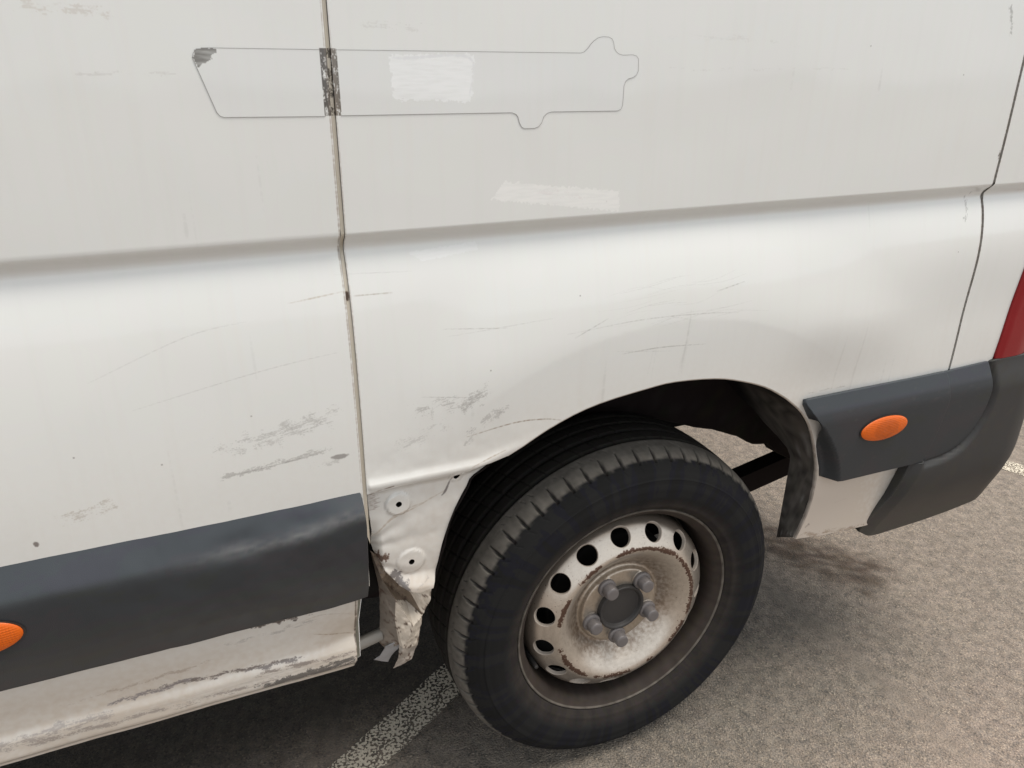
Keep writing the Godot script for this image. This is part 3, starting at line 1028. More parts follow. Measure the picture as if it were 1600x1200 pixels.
func make_door(van: Node3D) -> void:
	var s := Surf.new()
	var o := PackedVector2Array([Vector2(-2.1, 2.1), Vector2(-2.1, 0.424), Vector2(-1.2, 0.424), Vector2(-0.5185, 0.424), Vector2(-0.512, 0.50), Vector2(-0.508, 0.575), Vector2(-0.4898, 0.585), Vector2(-0.4898, 1.0), Vector2(-0.4898, 2.1)])
	var fine := PackedVector2Array([Vector2(-1.25, 1.45), Vector2(-1.25, 0.424), Vector2(-0.5185, 0.424), Vector2(-0.512, 0.50), Vector2(-0.508, 0.575), Vector2(-0.4898, 0.585), Vector2(-0.4898, 1.45)])
	sheet(s, fine, 0.005, on_side)
	sheet(s, PackedVector2Array([Vector2(-2.1, 1.45), Vector2(-2.1, 0.424), Vector2(-1.25, 0.424), Vector2(-1.25, 1.45)]), 0.01, on_side)
	sheet(s, PackedVector2Array([Vector2(-2.1, 2.1), Vector2(-2.1, 1.45), Vector2(-0.4898, 1.45), Vector2(-0.4898, 2.1)]), 0.02, on_side)
	hem(s, o, true, on_side, 0.016)
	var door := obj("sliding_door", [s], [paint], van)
	# the front door ahead of it, out of the frame
	s = Surf.new()
	var f := PackedVector2Array([Vector2(-3.0, 2.1), Vector2(-3.0, 0.43), Vector2(-2.108, 0.43), Vector2(-2.108, 2.1)])
	sheet(s, f, 0.02, on_side)
	hem(s, f, true, on_side, 0.016)
	obj("front_panel", [s], [paint_plain], van)
	vinyl(door, PackedVector2Array([Vector2(-0.6285, 1.2965), Vector2(-0.6275, 1.3015), Vector2(-0.624, 1.3055), Vector2(-0.612, 1.307), Vector2(-0.496, 1.3065), Vector2(-0.4955, 1.2365), Vector2(-0.605, 1.2375), Vector2(-0.609, 1.239), Vector2(-0.612, 1.243)]))
	# painted strip in the bottom of the gap
	s = Surf.new()
	sheet(s, PackedVector2Array([Vector2(-0.4878, 2.1), Vector2(-0.4878, 0.675), Vector2(-0.4830, 0.655), Vector2(-0.4844, 2.1)]), 0.0034, on_jamb)
	hem(s, PackedVector2Array([Vector2(-0.4878, 2.1), Vector2(-0.4878, 0.675)]), false, on_jamb, 0.02, -1.0, 0.0006)
	obj("door_gap_strip", [s], [torn_paint()], van)
	# flange behind the door's lower corner
	s = Surf.new()
	var fl := PackedVector2Array([Vector2(-0.508, 0.572), Vector2(-0.515, 0.425), Vector2(-0.506, 0.43), Vector2(-0.504, 0.50), Vector2(-0.497, 0.54), Vector2(-0.494, 0.575)])
	sheet(s, fl, 0.006, func(p: Vector2) -> Vector3: return Vector3(p.x, p.y, 0.020), [], func(p: Vector2) -> Color: return Color(0.19, 0.185, 0.15) * (1.0 + 0.3 * n_mid.get_noise_2d(p.x * 3.0, p.y * 3.0)))
	hem(s, fl, true, func(p: Vector2) -> Vector3: return Vector3(p.x, p.y, 0.020), 0.01, 1.0, 0.001)
	obj("door_flange", [s], [torn_m], van)

func torn_paint() -> StandardMaterial3D:
	var m: StandardMaterial3D = paint.duplicate()
	m.albedo_color = Color(0.96, 0.92, 0.86)
	m.clearcoat_enabled = false
	return m

func vinyl(parent: Node, o: PackedVector2Array) -> void:
	var s := Surf.new()
	sheet(s, o, 0.006, on_film)
	# the knife cut round it, grey with dirt
	var e := Surf.new()
	var n := o.size()
	for k in n:
		var a := o[k]
		var b := o[(k + 1) % n]
		if absf(a.x - b.x) < 0.003 and a.distance_to(b) > 0.05: continue
		var st := int(a.distance_to(b) / 0.01) + 1
		var d := (b - a).normalized()
		var w := Vector2(-d.y, d.x) * 0.00021
		for t in st:
			var p := a.lerp(b, float(t) / st)
			var q := a.lerp(b, float(t + 1) / st)
			var lift := Vector3(0, 0, 0.0003)
			e.flat(on_film(p - w) + lift, on_film(q - w) + lift, on_film(q + w) + lift, on_film(p + w) + lift, Vector3.BACK)
	obj("vinyl_film", [s, e], [film_m, cut_m], parent)

func make_quarter(van: Node3D) -> void:
	var s := Surf.new()
	var low := PackedVector2Array([Vector2(-0.4834, 1.45), Vector2(-0.4834, 0.7405), Vector2(-0.415, 0.746), Vector2(-0.356, 0.748), Vector2(-0.30, 0.7525)])
	var start := 0
	while arch[start].x < -0.275: start += 1
	for k in range(start, arch.size()): low.append(arch[k])
	var lip := arch.slice(start)
	low.append_array(PackedVector2Array([Vector2(0.45, 0.408), Vector2(0.57, 0.402), Vector2(0.6625, 0.425), Vector2(0.6625, 1.0), Vector2(0.6625, 1.45)]))
	sheet(s, low, 0.005, on_side)
	sheet(s, PackedVector2Array([Vector2(-0.4834, 2.1), Vector2(-0.4834, 1.45), Vector2(0.6625, 1.45), Vector2(0.6625, 2.1)]), 0.02, on_side)
	hem(s, PackedVector2Array([Vector2(-0.4834, 2.1), Vector2(-0.4834, 0.7405)]), false, on_side, 0.016, -1.0)
	hem(s, PackedVector2Array([Vector2(0.6625, 0.425), Vector2(0.6625, 2.1)]), false, on_side, 0.016)
	hem(s, PackedVector2Array([Vector2(0.373, 0.418), Vector2(0.45, 0.408), Vector2(0.57, 0.402), Vector2(0.6625, 0.425)]), false, on_side, 0.016)
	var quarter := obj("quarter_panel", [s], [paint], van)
	s = Surf.new()
	hem(s, lip, false, on_side, 0.012, 1.0, 0.003, func(p: Vector2) -> Color:
		var c := Color(0.55, 0.50, 0.44).lerp(Color(0.20, 0.17, 0.145), clampf(0.35 + sst(0.75, 0.60, p.y) * 0.4 + 0.4 * n_mid.get_noise_2d(p.x * 2.0, p.y * 2.0), 0, 1) if p.x > 0.15 else 0.4)
		return c, -0.004)
	obj("arch_lip", [s], [torn_m], van)
	vinyl(quarter, PackedVector2Array([Vector2(-0.4775, 1.3065), Vector2(-0.169, 1.306), Vector2(-0.164, 1.3072), Vector2(-0.159, 1.311), Vector2(-0.155, 1.316), Vector2(-0.150, 1.3205), Vector2(-0.144, 1.324), Vector2(-0.137, 1.3255), Vector2(-0.129, 1.325), Vector2(-0.124, 1.323), Vector2(-0.1215, 1.319), Vector2(-0.120, 1.312), Vector2(-0.117, 1.308), Vector2(-0.112, 1.305), Vector2(-0.107, 1.304), Vector2(-0.092, 1.3045), Vector2(-0.086, 1.303), Vector2(-0.083, 1.2995), Vector2(-0.0825, 1.285), Vector2(-0.085, 1.280), Vector2(-0.090, 1.277), Vector2(-0.097, 1.2755), Vector2(-0.101, 1.272), Vector2(-0.103, 1.267), Vector2(-0.1035, 1.243), Vector2(-0.106, 1.238), Vector2(-0.111, 1.236), Vector2(-0.208, 1.2365), Vector2(-0.214, 1.235), Vector2(-0.219, 1.231), Vector2(-0.222, 1.2235), Vector2(-0.226, 1.219), Vector2(-0.232, 1.217), Vector2(-0.246, 1.217), Vector2(-0.250, 1.219), Vector2(-0.253, 1.224), Vector2(-0.255, 1.231), Vector2(-0.258, 1.2345), Vector2(-0.264, 1.2365), Vector2(-0.4775, 1.2370)]))
	# the corner panel behind the rear gap, and the tail light let into it
	s = Surf.new()
	var edge_x := func(y: float) -> float: return 0.785 + (y - 0.752) * 0.0975
	var c := PackedVector2Array([Vector2(0.6685, 2.1), Vector2(0.6685, 0.735), Vector2(0.965, 0.735), Vector2(0.965, 0.750), Vector2(edge_x.call(0.750), 0.750), Vector2(edge_x.call(1.22), 1.22), Vector2(0.965, 1.24), Vector2(0.965, 2.1)])
	sheet(s, c, 0.006, on_side)
	hem(s, PackedVector2Array([Vector2(0.6685, 2.1), Vector2(0.6685, 0.735)]), false, on_side, 0.016, -1.0)
	hem(s, PackedVector2Array([Vector2(edge_x.call(0.750), 0.750), Vector2(edge_x.call(1.22), 1.22)]), false, on_side, 0.02, 1.0, 0.002)
	obj("rear_corner_panel", [s], [paint], van)
	var tl := Node3D.new()
	tl.name = "tail_light"
	van.add_child(tl)
	s = Surf.new()
	var on_lamp := func(p: Vector2) -> Vector3: return Vector3(p.x, p.y, side_z(p.x, p.y) + 0.004 + 0.004 * sst(0.0, 0.02, p.x - (0.785 + (p.y - 0.752) * 0.0975)))
	var lamp := PackedVector2Array([Vector2(0.965, 1.22), Vector2(edge_x.call(1.215) + 0.003, 1.215), Vector2(edge_x.call(0.756) + 0.003, 0.756), Vector2(0.965, 0.756)])
	sheet(s, lamp, 0.006, on_lamp)
	hem(s, lamp, true, on_lamp, 0.02, 1.0, 0.003)
	obj("lens", [s], [red_m], tl)
	s = Surf.new()
	sheet(s, PackedVector2Array([Vector2(edge_x.call(0.74), 1.225), Vector2(edge_x.call(0.74) - 0.002, 0.74), Vector2(0.967, 0.74), Vector2(0.967, 1.225)]), 0.012, func(p: Vector2) -> Vector3: return Vector3(p.x, p.y, side_z(p.x, p.y) - 0.008))
	obj("lamp_seal", [s], [dark_m], tl)

func make_crushed(van: Node3D) -> void:
	var o := PackedVector2Array([Vector2(-0.4805, 0.7405), Vector2(-0.479, 0.696), Vector2(-0.4765, 0.665), Vector2(-0.478, 0.645), Vector2(-0.475, 0.628), Vector2(-0.461, 0.595), Vector2(-0.443, 0.567), Vector2(-0.428, 0.555), Vector2(-0.413, 0.549)])
	for p in arch:
		if p.x < -0.275: o.append(p)
	o.append_array(PackedVector2Array([Vector2(-0.272, 0.7575), Vector2(-0.30, 0.7525), Vector2(-0.356, 0.748), Vector2(-0.415, 0.746)]))
	var holes := [ring(Vector2(-0.437, 0.708), 0.0046, 0.0046, 12), ring(Vector2(-0.422, 0.603), 0.0046, 0.0046, 12), ring(Vector2(-0.349, 0.736), 0.0048, 0.0062, 12)]
	var s := Surf.new()
	sheet(s, o, 0.003, on_pocket, holes)
	var hw := Surf.new()  # hole walls coloured dark to stand in for the shade inside
	for h in holes: hem(hw, h, true, on_pocket, 0.012, -1.0, 0.0004)
	hem(s, o, true, on_pocket, 0.010, 1.0, 0.001)
	obj("crushed_panel", [s, hw], [paint, dark_m], van)
	s = Surf.new()
	var kn := {
		"a": Vector3(-0.4781, 0.6240, 0.0220), "b": Vector3(-0.4652, 0.5381, 0.0040), "c": Vector3(-0.4664, 0.4718, 0.0000), "d": Vector3(-0.4710, 0.4297, 0.0020),
		"e": Vector3(-0.4611, 0.4162, 0.0060), "f": Vector3(-0.4651, 0.5722, 0.0300), "g": Vector3(-0.4477, 0.5337, 0.0340), "h": Vector3(-0.4504, 0.4930, 0.0360),
		"i": Vector3(-0.4453, 0.4408, 0.0320), "j": Vector3(-0.4292, 0.5530, 0.0220), "k": Vector3(-0.3882, 0.5600, 0.0400), "l": Vector3(-0.3920, 0.5178, 0.0360),
		"m": Vector3(-0.4045, 0.4865, 0.0300), "n": Vector3(-0.4249, 0.5061, 0.0100), "o": Vector3(-0.4140, 0.4257, 0.0260), "p": Vector3(-0.4411, 0.4379, 0.0400),
		"q": Vector3(-0.4242, 0.3964, 0.0220), "r": Vector3(-0.4561, 0.3903, 0.0260), "s": Vector3(-0.4485, 0.4100, 0.0300), "t": Vector3(-0.4250, 0.4842, 0.0480),
		"u": Vector3(-0.4480, 0.5930, 0.0260), "v": Vector3(-0.4488, 0.5419, 0.0120)}
	var pale := Vector3(0.52, 0.46, 0.385)
	var fold := Vector3(0.20, 0.155, 0.115)
	var side := Vector3(0.21, 0.18, 0.15)  # left faces in a darker tone, their shade painted in
	var rust := Vector3(0.33, 0.29, 0.25)
	for f in [["a", "f", "b", side], ["b", "f", "g", side], ["b", "g", "h", side], ["b", "h", "c", side], ["c", "h", "i", side], ["c", "i", "d", side], ["d", "i", "e", side],
			["j", "k", "l", pale], ["j", "l", "m", pale], ["j", "m", "n", fold], ["v", "j", "n", fold], ["g", "v", "n", fold], ["f", "v", "g", fold], ["f", "u", "v", fold], ["u", "j", "v", fold], ["a", "u", "f", fold],
			["g", "n", "t", pale], ["n", "m", "t", pale], ["g", "t", "h", pale], ["h", "t", "p", pale], ["h", "p", "i", pale], ["t", "m", "o", pale], ["t", "o", "p", pale],
			["p", "o", "q", rust], ["p", "q", "s", rust], ["i", "p", "s", rust], ["s", "q", "r", rust]]:
		crumple(s, kn[f[0]], kn[f[1]], kn[f[2]], f[3])
	obj("torn_metal", [s], [torn_m], van)
	s = Surf.new()
	var tab := PackedVector2Array([Vector2(-0.4641, 0.4320), Vector2(-0.4725, 0.4081), Vector2(-0.4816, 0.3990), Vector2(-0.4700, 0.3935), Vector2(-0.4595, 0.3908), Vector2(-0.4548, 0.4059), Vector2(-0.4418, 0.4326), Vector2(-0.452, 0.440)])
	var on_tab := func(p: Vector2) -> Vector3: return Vector3(p.x, p.y, 0.022 + 0.25 * (p.x + 0.46) - 0.3 * (0.44 - p.y) + 0.002 * n_mid.get_noise_2d(p.x * 2.0, p.y * 2.0))
	sheet(s, tab, 0.004, on_tab)
	hem(s, tab, true, on_tab, 0.0015, 1.0, 0.0004)
	obj("bent_tab", [s], [bare_m], van)
	# end of the sill rail in the dark hole
	s = Surf.new()
	var prof := PackedVector2Array()
	for k in 13: prof.append(Vector2(cos(TAU * k / 12.0) * 0.012, sin(TAU * k / 12.0) * 0.009))
	for k in 12:
		var a := prof[k]
		var b := prof[k + 1]
		s.quad(s.vert(Vector3(-0.52, 0.432 + a.y, a.x), Vector3(0, a.y, a.x).normalized(), Vector2.ZERO, Color(0.20, 0.19, 0.17)), s.vert(Vector3(-0.52, 0.432 + b.y, b.x), Vector3(0, b.y, b.x).normalized(), Vector2.ZERO, Color(0.20, 0.19, 0.17)), s.vert(Vector3(-0.466, 0.445 + b.y, b.x), Vector3(0, b.y, b.x).normalized(), Vector2.ZERO, Color(0.20, 0.19, 0.17)), s.vert(Vector3(-0.466, 0.445 + a.y, a.x), Vector3(0, a.y, a.x).normalized(), Vector2.ZERO, Color(0.20, 0.19, 0.17)))
	obj("sill_rail", [s], [torn_m], van)

func marker(parent: Node, c: Vector2, rx: float, ry: float, base: Callable) -> void:
	var m := Surf.new()
	var rim := Surf.new()
	var rel := func(p: Vector2) -> Vector3:
		var q := Vector2((p.x - c.x) / rx, (p.y - c.y) / ry).length()
		var b: Vector3 = base.call(c)
		var z := b.z + 0.0015 + 0.0075 * sqrt(maxf(0.0, 1.0 - q * q * 0.96))
		# the ribs moulded into the lens
		z += 0.00025 * (sin(p.x * 1900.0) + sin(p.y * 1900.0)) * sst(1.0, 0.85, q)
		z -= 0.0004 * sst(0.42, 0.20, Vector2((p.x - c.x) / 0.022, (p.y - c.y) / 0.022).length())
		return Vector3(p.x, p.y, z)
	var o := ring(c, rx, ry, 48)
	sheet(m, o, 0.0012, rel, [], func(p: Vector2) -> Color: return Color.WHITE * (0.78 + 0.22 * sst(0.016, 0.022, Vector2((p.x - c.x) * 0.62, p.y - c.y).length()) + 0.14 * n_edge.get_noise_2d(p.x * 4.0, p.y * 4.0)))
	hem(m, o, true, rel, 0.008, 1.0, 0.0005)
	var o2 := ring(c, rx + 0.0026, ry + 0.0026, 48)
	var flat := func(p: Vector2) -> Vector3:
		var b: Vector3 = base.call(p)
		return b + Vector3(0, 0, 0.0012)
	sheet(rim, o2, 0.006, flat)
	obj("side_marker_light", [m, rim], [amber_m, amber_rim_m], parent)

func make_trims(van: Node3D) -> void:
	var s := Surf.new()
	var o := PackedVector2Array([Vector2(-2.09, 0.750), Vector2(-2.09, 0.580), Vector2(-0.510, 0.578), Vector2(-0.497, 0.580), Vector2(-0.4945, 0.60), Vector2(-0.4925, 0.70), Vector2(-0.4935, 0.7495)])
	var fine := PackedVector2Array([Vector2(-1.15, 0.750), Vector2(-1.15, 0.579), Vector2(-0.510, 0.578), Vector2(-0.497, 0.580), Vector2(-0.4945, 0.60), Vector2(-0.4925, 0.70), Vector2(-0.4935, 0.7495)])
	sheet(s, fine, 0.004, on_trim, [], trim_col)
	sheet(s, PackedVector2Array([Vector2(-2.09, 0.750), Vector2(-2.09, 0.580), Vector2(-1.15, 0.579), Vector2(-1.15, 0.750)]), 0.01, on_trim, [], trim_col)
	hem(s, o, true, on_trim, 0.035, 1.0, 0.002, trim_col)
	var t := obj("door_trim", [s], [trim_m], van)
	marker(t, Vector2(-0.967, 0.664), 0.056, 0.0245, on_trim)
	s = Surf.new()
	var r := PackedVector2Array([Vector2(0.300, 0.7490), Vector2(0.302, 0.742), Vector2(0.322, 0.717), Vector2(0.343, 0.687), Vector2(0.360, 0.655), Vector2(0.375, 0.617), Vector2(0.388, 0.585), Vector2(0.392, 0.566), Vector2(0.40, 0.563), Vector2(0.60, 0.560), Vector2(0.632, 0.560), Vector2(0.638, 0.572), Vector2(0.651, 0.64), Vector2(0.658, 0.695), Vector2(0.653, 0.735), Vector2(0.646, 0.7490)])
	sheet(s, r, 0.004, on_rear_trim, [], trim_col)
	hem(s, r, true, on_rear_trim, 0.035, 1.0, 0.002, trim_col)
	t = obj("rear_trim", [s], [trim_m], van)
	marker(t, Vector2(0.4925, 0.6655), 0.058, 0.0245, on_rear_trim)
	s = Surf.new()
	seam = spline(PackedVector2Array([Vector2(0.772, 0.7475), Vector2(0.782, 0.716), Vector2(0.787, 0.68), Vector2(0.781, 0.64), Vector2(0.764, 0.604), Vector2(0.738, 0.577), Vector2(0.700, 0.562), Vector2(0.644, 0.556)]), 4)
	var e := PackedVector2Array([Vector2(0.651, 0.7475), Vector2(0.658, 0.735), Vector2(0.663, 0.695), Vector2(0.656, 0.64), Vector2(0.643, 0.572), Vector2(0.642, 0.556)])
	var sm := seam.duplicate()
	sm.reverse()
	for p in sm.slice(1): e.append(p + Vector2(-0.005, 0.0035))
	sheet(s, e, 0.004, on_end_trim, [], trim_col)
	hem(s, e, true, on_end_trim, 0.035, 1.0, 0.002, trim_col)
	var gap := Surf.new()  # dark sheet added behind the seam so it looks shaded
	gap.flat(Vector3(0.636, 0.736, 0.050), Vector3(0.672, 0.736, 0.050), Vector3(0.668, 0.570, 0.050), Vector3(0.630, 0.570, 0.050), Vector3.BACK)
	obj("end_trim", [s, gap], [trim_m, dark_m], van)

func make_bumper(van: Node3D) -> void:
	var s := Surf.new()
	# domain: (distance along the plan, height)
	var o := PackedVector2Array()
	var sm := seam.duplicate()
	for p in sm: o.append(p)                                        # down the seam from the top
	o.append_array(PackedVector2Array([Vector2(0.609, 0.555), Vector2(0.585, 0.470), Vector2(0.560, 0.402), Vector2(0.556, 0.385), Vector2(0.572, 0.377), Vector2(0.60, 0.3745), Vector2(0.72, 0.377), Vector2(0.80, 0.382), Vector2(0.89, 0.393), Vector2(0.95, 0.425), Vector2(1.0, 0.462), Vector2(1.08, 0.50), Vector2(1.6, 0.52), Vector2(2.85, 0.52), Vector2(2.85, 0.752), Vector2(1.08, 0.752), Vector2(0.90, 0.752), Vector2(0.79, 0.752)]))
	var near := Geometry2D.intersect_polygons(o, PackedVector2Array([Vector2(0.4, 0.2), Vector2(1.2, 0.2), Vector2(1.2, 1.0), Vector2(0.4, 1.0)]))
	var rear := Geometry2D.intersect_polygons(o, PackedVector2Array([Vector2(1.2, 0.2), Vector2(3.0, 0.2), Vector2(3.0, 1.0), Vector2(1.2, 1.0)]))
	for q in near: sheet(s, q, 0.006, on_bumper, [], bumper_col)
	for q in rear: sheet(s, q, 0.03, on_bumper, [], bumper_col)
	var dir := 1.0 if not Geometry2D.is_polygon_clockwise(o) else -1.0
	hem(s, o, true, on_bumper, 0.022, dir, 0.003, bumper_col)
	obj("rear_bumper", [s], [bumper_m], van)

func make_arch_inside(van: Node3D) -> void:
	# liner: from the lip inwards; the lower rear end is only a shallow flap
	var s := Surf.new()
	var prev := PackedInt32Array()
	var run := arch.duplicate()
	run.append_array(PackedVector2Array([Vector2(0.371, 0.400), Vector2(0.371, 0.382), Vector2(0.372, 0.368)]))
	for k in run.size():
		var p := run[k]
		var a := run[max(k - 1, 0)]
		var b := run[min(k + 1, run.size() - 1)]
		var d := (b - a).normalized()
		var inn := Vector2(d.y, -d.x)                      # towards the wheel
		var deep := -0.24
		if p.x > 0.0: deep = lerpf(-0.052, -0.24, sst(0.56, 0.70, p.y))
		var row := PackedInt32Array()
		for j in 13:
			var t := j / 12.0
			var z := lerpf(side_z(p.x, clampf(p.y, 0.42, 2.0)) - 0.007, deep, t)
			var bump := 0.004 * n_mid.get_noise_3d(p.x, p.y, z)
			var q := p + inn * (0.002 - 0.004 * t + bump)
			if p.y < 0.418: q.y = lerpf(0.418, p.y, t)
			if p.x > 0.25: q.x = lerpf(q.x, maxf(q.x, 0.397), t * sst(0.62, 0.54, p.y))
			var n := n_mid.get_noise_3d(p.x * 1.5, p.y * 1.5, z * 1.5)
			var c := Color(0.013, 0.011, 0.010)
			var mud := sst(0.26, 0.34, p.x) * sst(0.78, 0.70, p.y) * sst(-0.17, -0.10, z)
			c = c.lerp(Color(0.125, 0.113, 0.100), clampf(mud * (0.60 + 0.8 * n), 0, 1))
			if n_edge.get_noise_3d(p.x * 0.5, p.y * 0.12, z * 1.4) > 0.40: c = c.lerp(Color(0.21, 0.20, 0.19), mud * 0.6)
			row.append(s.vert(Vector3(q.x, q.y, z), Vector3(inn.x, inn.y, 0.0), Vector2.ZERO, c))
		if prev.size() > 0:
			for j in 12: s.quad(prev[j], row[j], row[j + 1], prev[j + 1])
		prev = row
	obj("wheel_arch_liner", [s], [liner_m], van)
	# inner wall of the wheel house, its lower edge falling towards the rear
	s = Surf.new()
	var w := PackedVector2Array([Vector2(-0.60, 0.95), Vector2(-0.60, 0.42), Vector2(-0.2, 0.50), Vector2(0.0, 0.60), Vector2(0.18, 0.612), Vector2(0.285, 0.570), Vector2(0.335, 0.556), Vector2(0.41, 0.523), Vector2(0.438, 0.505), Vector2(0.455, 0.496), Vector2(0.50, 0.488), Vector2(0.525, 0.462), Vector2(0.575, 0.432), Vector2(0.70, 0.42), Vector2(0.75, 0.95)])
	var wall := func(p: Vector2) -> Vector3: return Vector3(p.x, p.y, -0.225 + 0.006 * n_soft.get_noise_2d(p.x * 3.0, p.y * 3.0))
	sheet(s, w, 0.02, wall, [], func(p: Vector2) -> Color:
		var n := n_mid.get_noise_2d(p.x, p.y)
		return Color(0.012, 0.010, 0.009).lerp(Color(0.024, 0.020, 0.017), clampf(n * 0.8, 0, 1)))
	hem(s, w, true, wall, 0.03, 1.0, 0.002, func(_p: Vector2) -> Color: return Color(0.03, 0.026, 0.022))
	obj("wheel_house", [s], [liner_m], van)
	# leaf spring, rising to its shackle behind the wheel
	s = Surf.new()
	var pts := [Vector3(-0.55, 0.37, -0.262), Vector3(-0.1, 0.300, -0.262), Vector3(0.15, 0.310, -0.262), Vector3(0.47, 0.375, -0.262), Vector3(0.78, 0.437, -0.262)]
	for k in pts.size() - 1:
		var a: Vector3 = pts[k]
		var b: Vector3 = pts[k + 1]
		var h := Vector3(0, 0.027, 0)
		var ww := Vector3(0, 0, 0.020)
		s.flat(a + h + ww, b + h + ww, b - h + ww, a - h + ww, Vector3.BACK, Color(0.012, 0.011, 0.010))
		s.flat(a + h - ww, b + h - ww, b - h - ww, a - h - ww, Vector3.FORWARD, Color(0.012, 0.011, 0.010))
		s.flat(a + h + ww, b + h + ww, b + h - ww, a + h - ww, Vector3.UP, Color(0.012, 0.011, 0.010))
		s.flat(a - h + ww, b - h + ww, b - h - ww, a - h - ww, Vector3.DOWN, Color(0.012, 0.011, 0.010))
	obj("leaf_spring", [s], [liner_m], van)
	s = Surf.new()
	var ax := PackedVector2Array([Vector2(0.0, -0.10), Vector2(0.05, -0.10), Vector2(0.06, -0.2), Vector2(0.055, -1.75), Vector2(0.0, -1.75)])
	lathe(s, ax, 24, true)
	var axm := obj("rear_axle", [s], [dark_m], van)
	axm.position = Vector3(0, HUB, 0)

# ================================================================ the wheel
var rim_prof := PackedVector2Array()
var rim_len := PackedFloat32Array()

func rim_make() -> void:
	if rim_prof.size() > 0: return
	rim_prof = spline(PackedVector2Array([Vector2(0.028, -0.0255), Vector2(0.060, -0.0250), Vector2(0.077, -0.0252), Vector2(0.0815, -0.0275), Vector2(0.0840, -0.0350), Vector2(0.0900, -0.0362), Vector2(0.100, -0.0285), Vector2(0.112, -0.0175), Vector2(0.124, -0.0062), Vector2(0.134, 0.0010), Vector2(0.1425, 0.0040), Vector2(0.150, 0.0025), Vector2(0.160, -0.0045), Vector2(0.170, -0.0125), Vector2(0.1800, -0.0200), Vector2(0.1870, -0.0290), Vector2(0.1905, -0.0410), Vector2(0.1920, -0.0600)]), 3)
	rim_len.append(0.0)
	for k in range(1, rim_prof.size()): rim_len.append(rim_len[k - 1] + rim_prof[k].distance_to(rim_prof[k - 1]))

func rim_at(s: float) -> Vector2:
	var k := 0
	while k < rim_len.size() - 2 and rim_len[k + 1] < s: k += 1
	return rim_prof[k].lerp(rim_prof[k + 1], (s - rim_len[k]) / (rim_len[k + 1] - rim_len[k]))

func rim_r(v: float) -> float:
	rim_make()
	return rim_at(v * rim_len[rim_len.size() - 1]).x

const RIM_U := 0.16
func on_rim(p: Vector2) -> Vector3:
	var q := rim_at(p.y)
	var a := -p.x / RIM_U
	var z := q.y
	if q.x < 0.088:
		# the plate is notched between the bolts, a boss at each
		for k in 5:
			var c := Vector2.from_angle(deg_to_rad(122.0 + 72.0 * k)) * 0.0652
			z += 0.0035 * sst(0.019, 0.013, Vector2(cos(a) * q.x, sin(a) * q.x).distance_to(c))
	return Vector3(cos(a) * q.x, sin(a) * q.x, z)

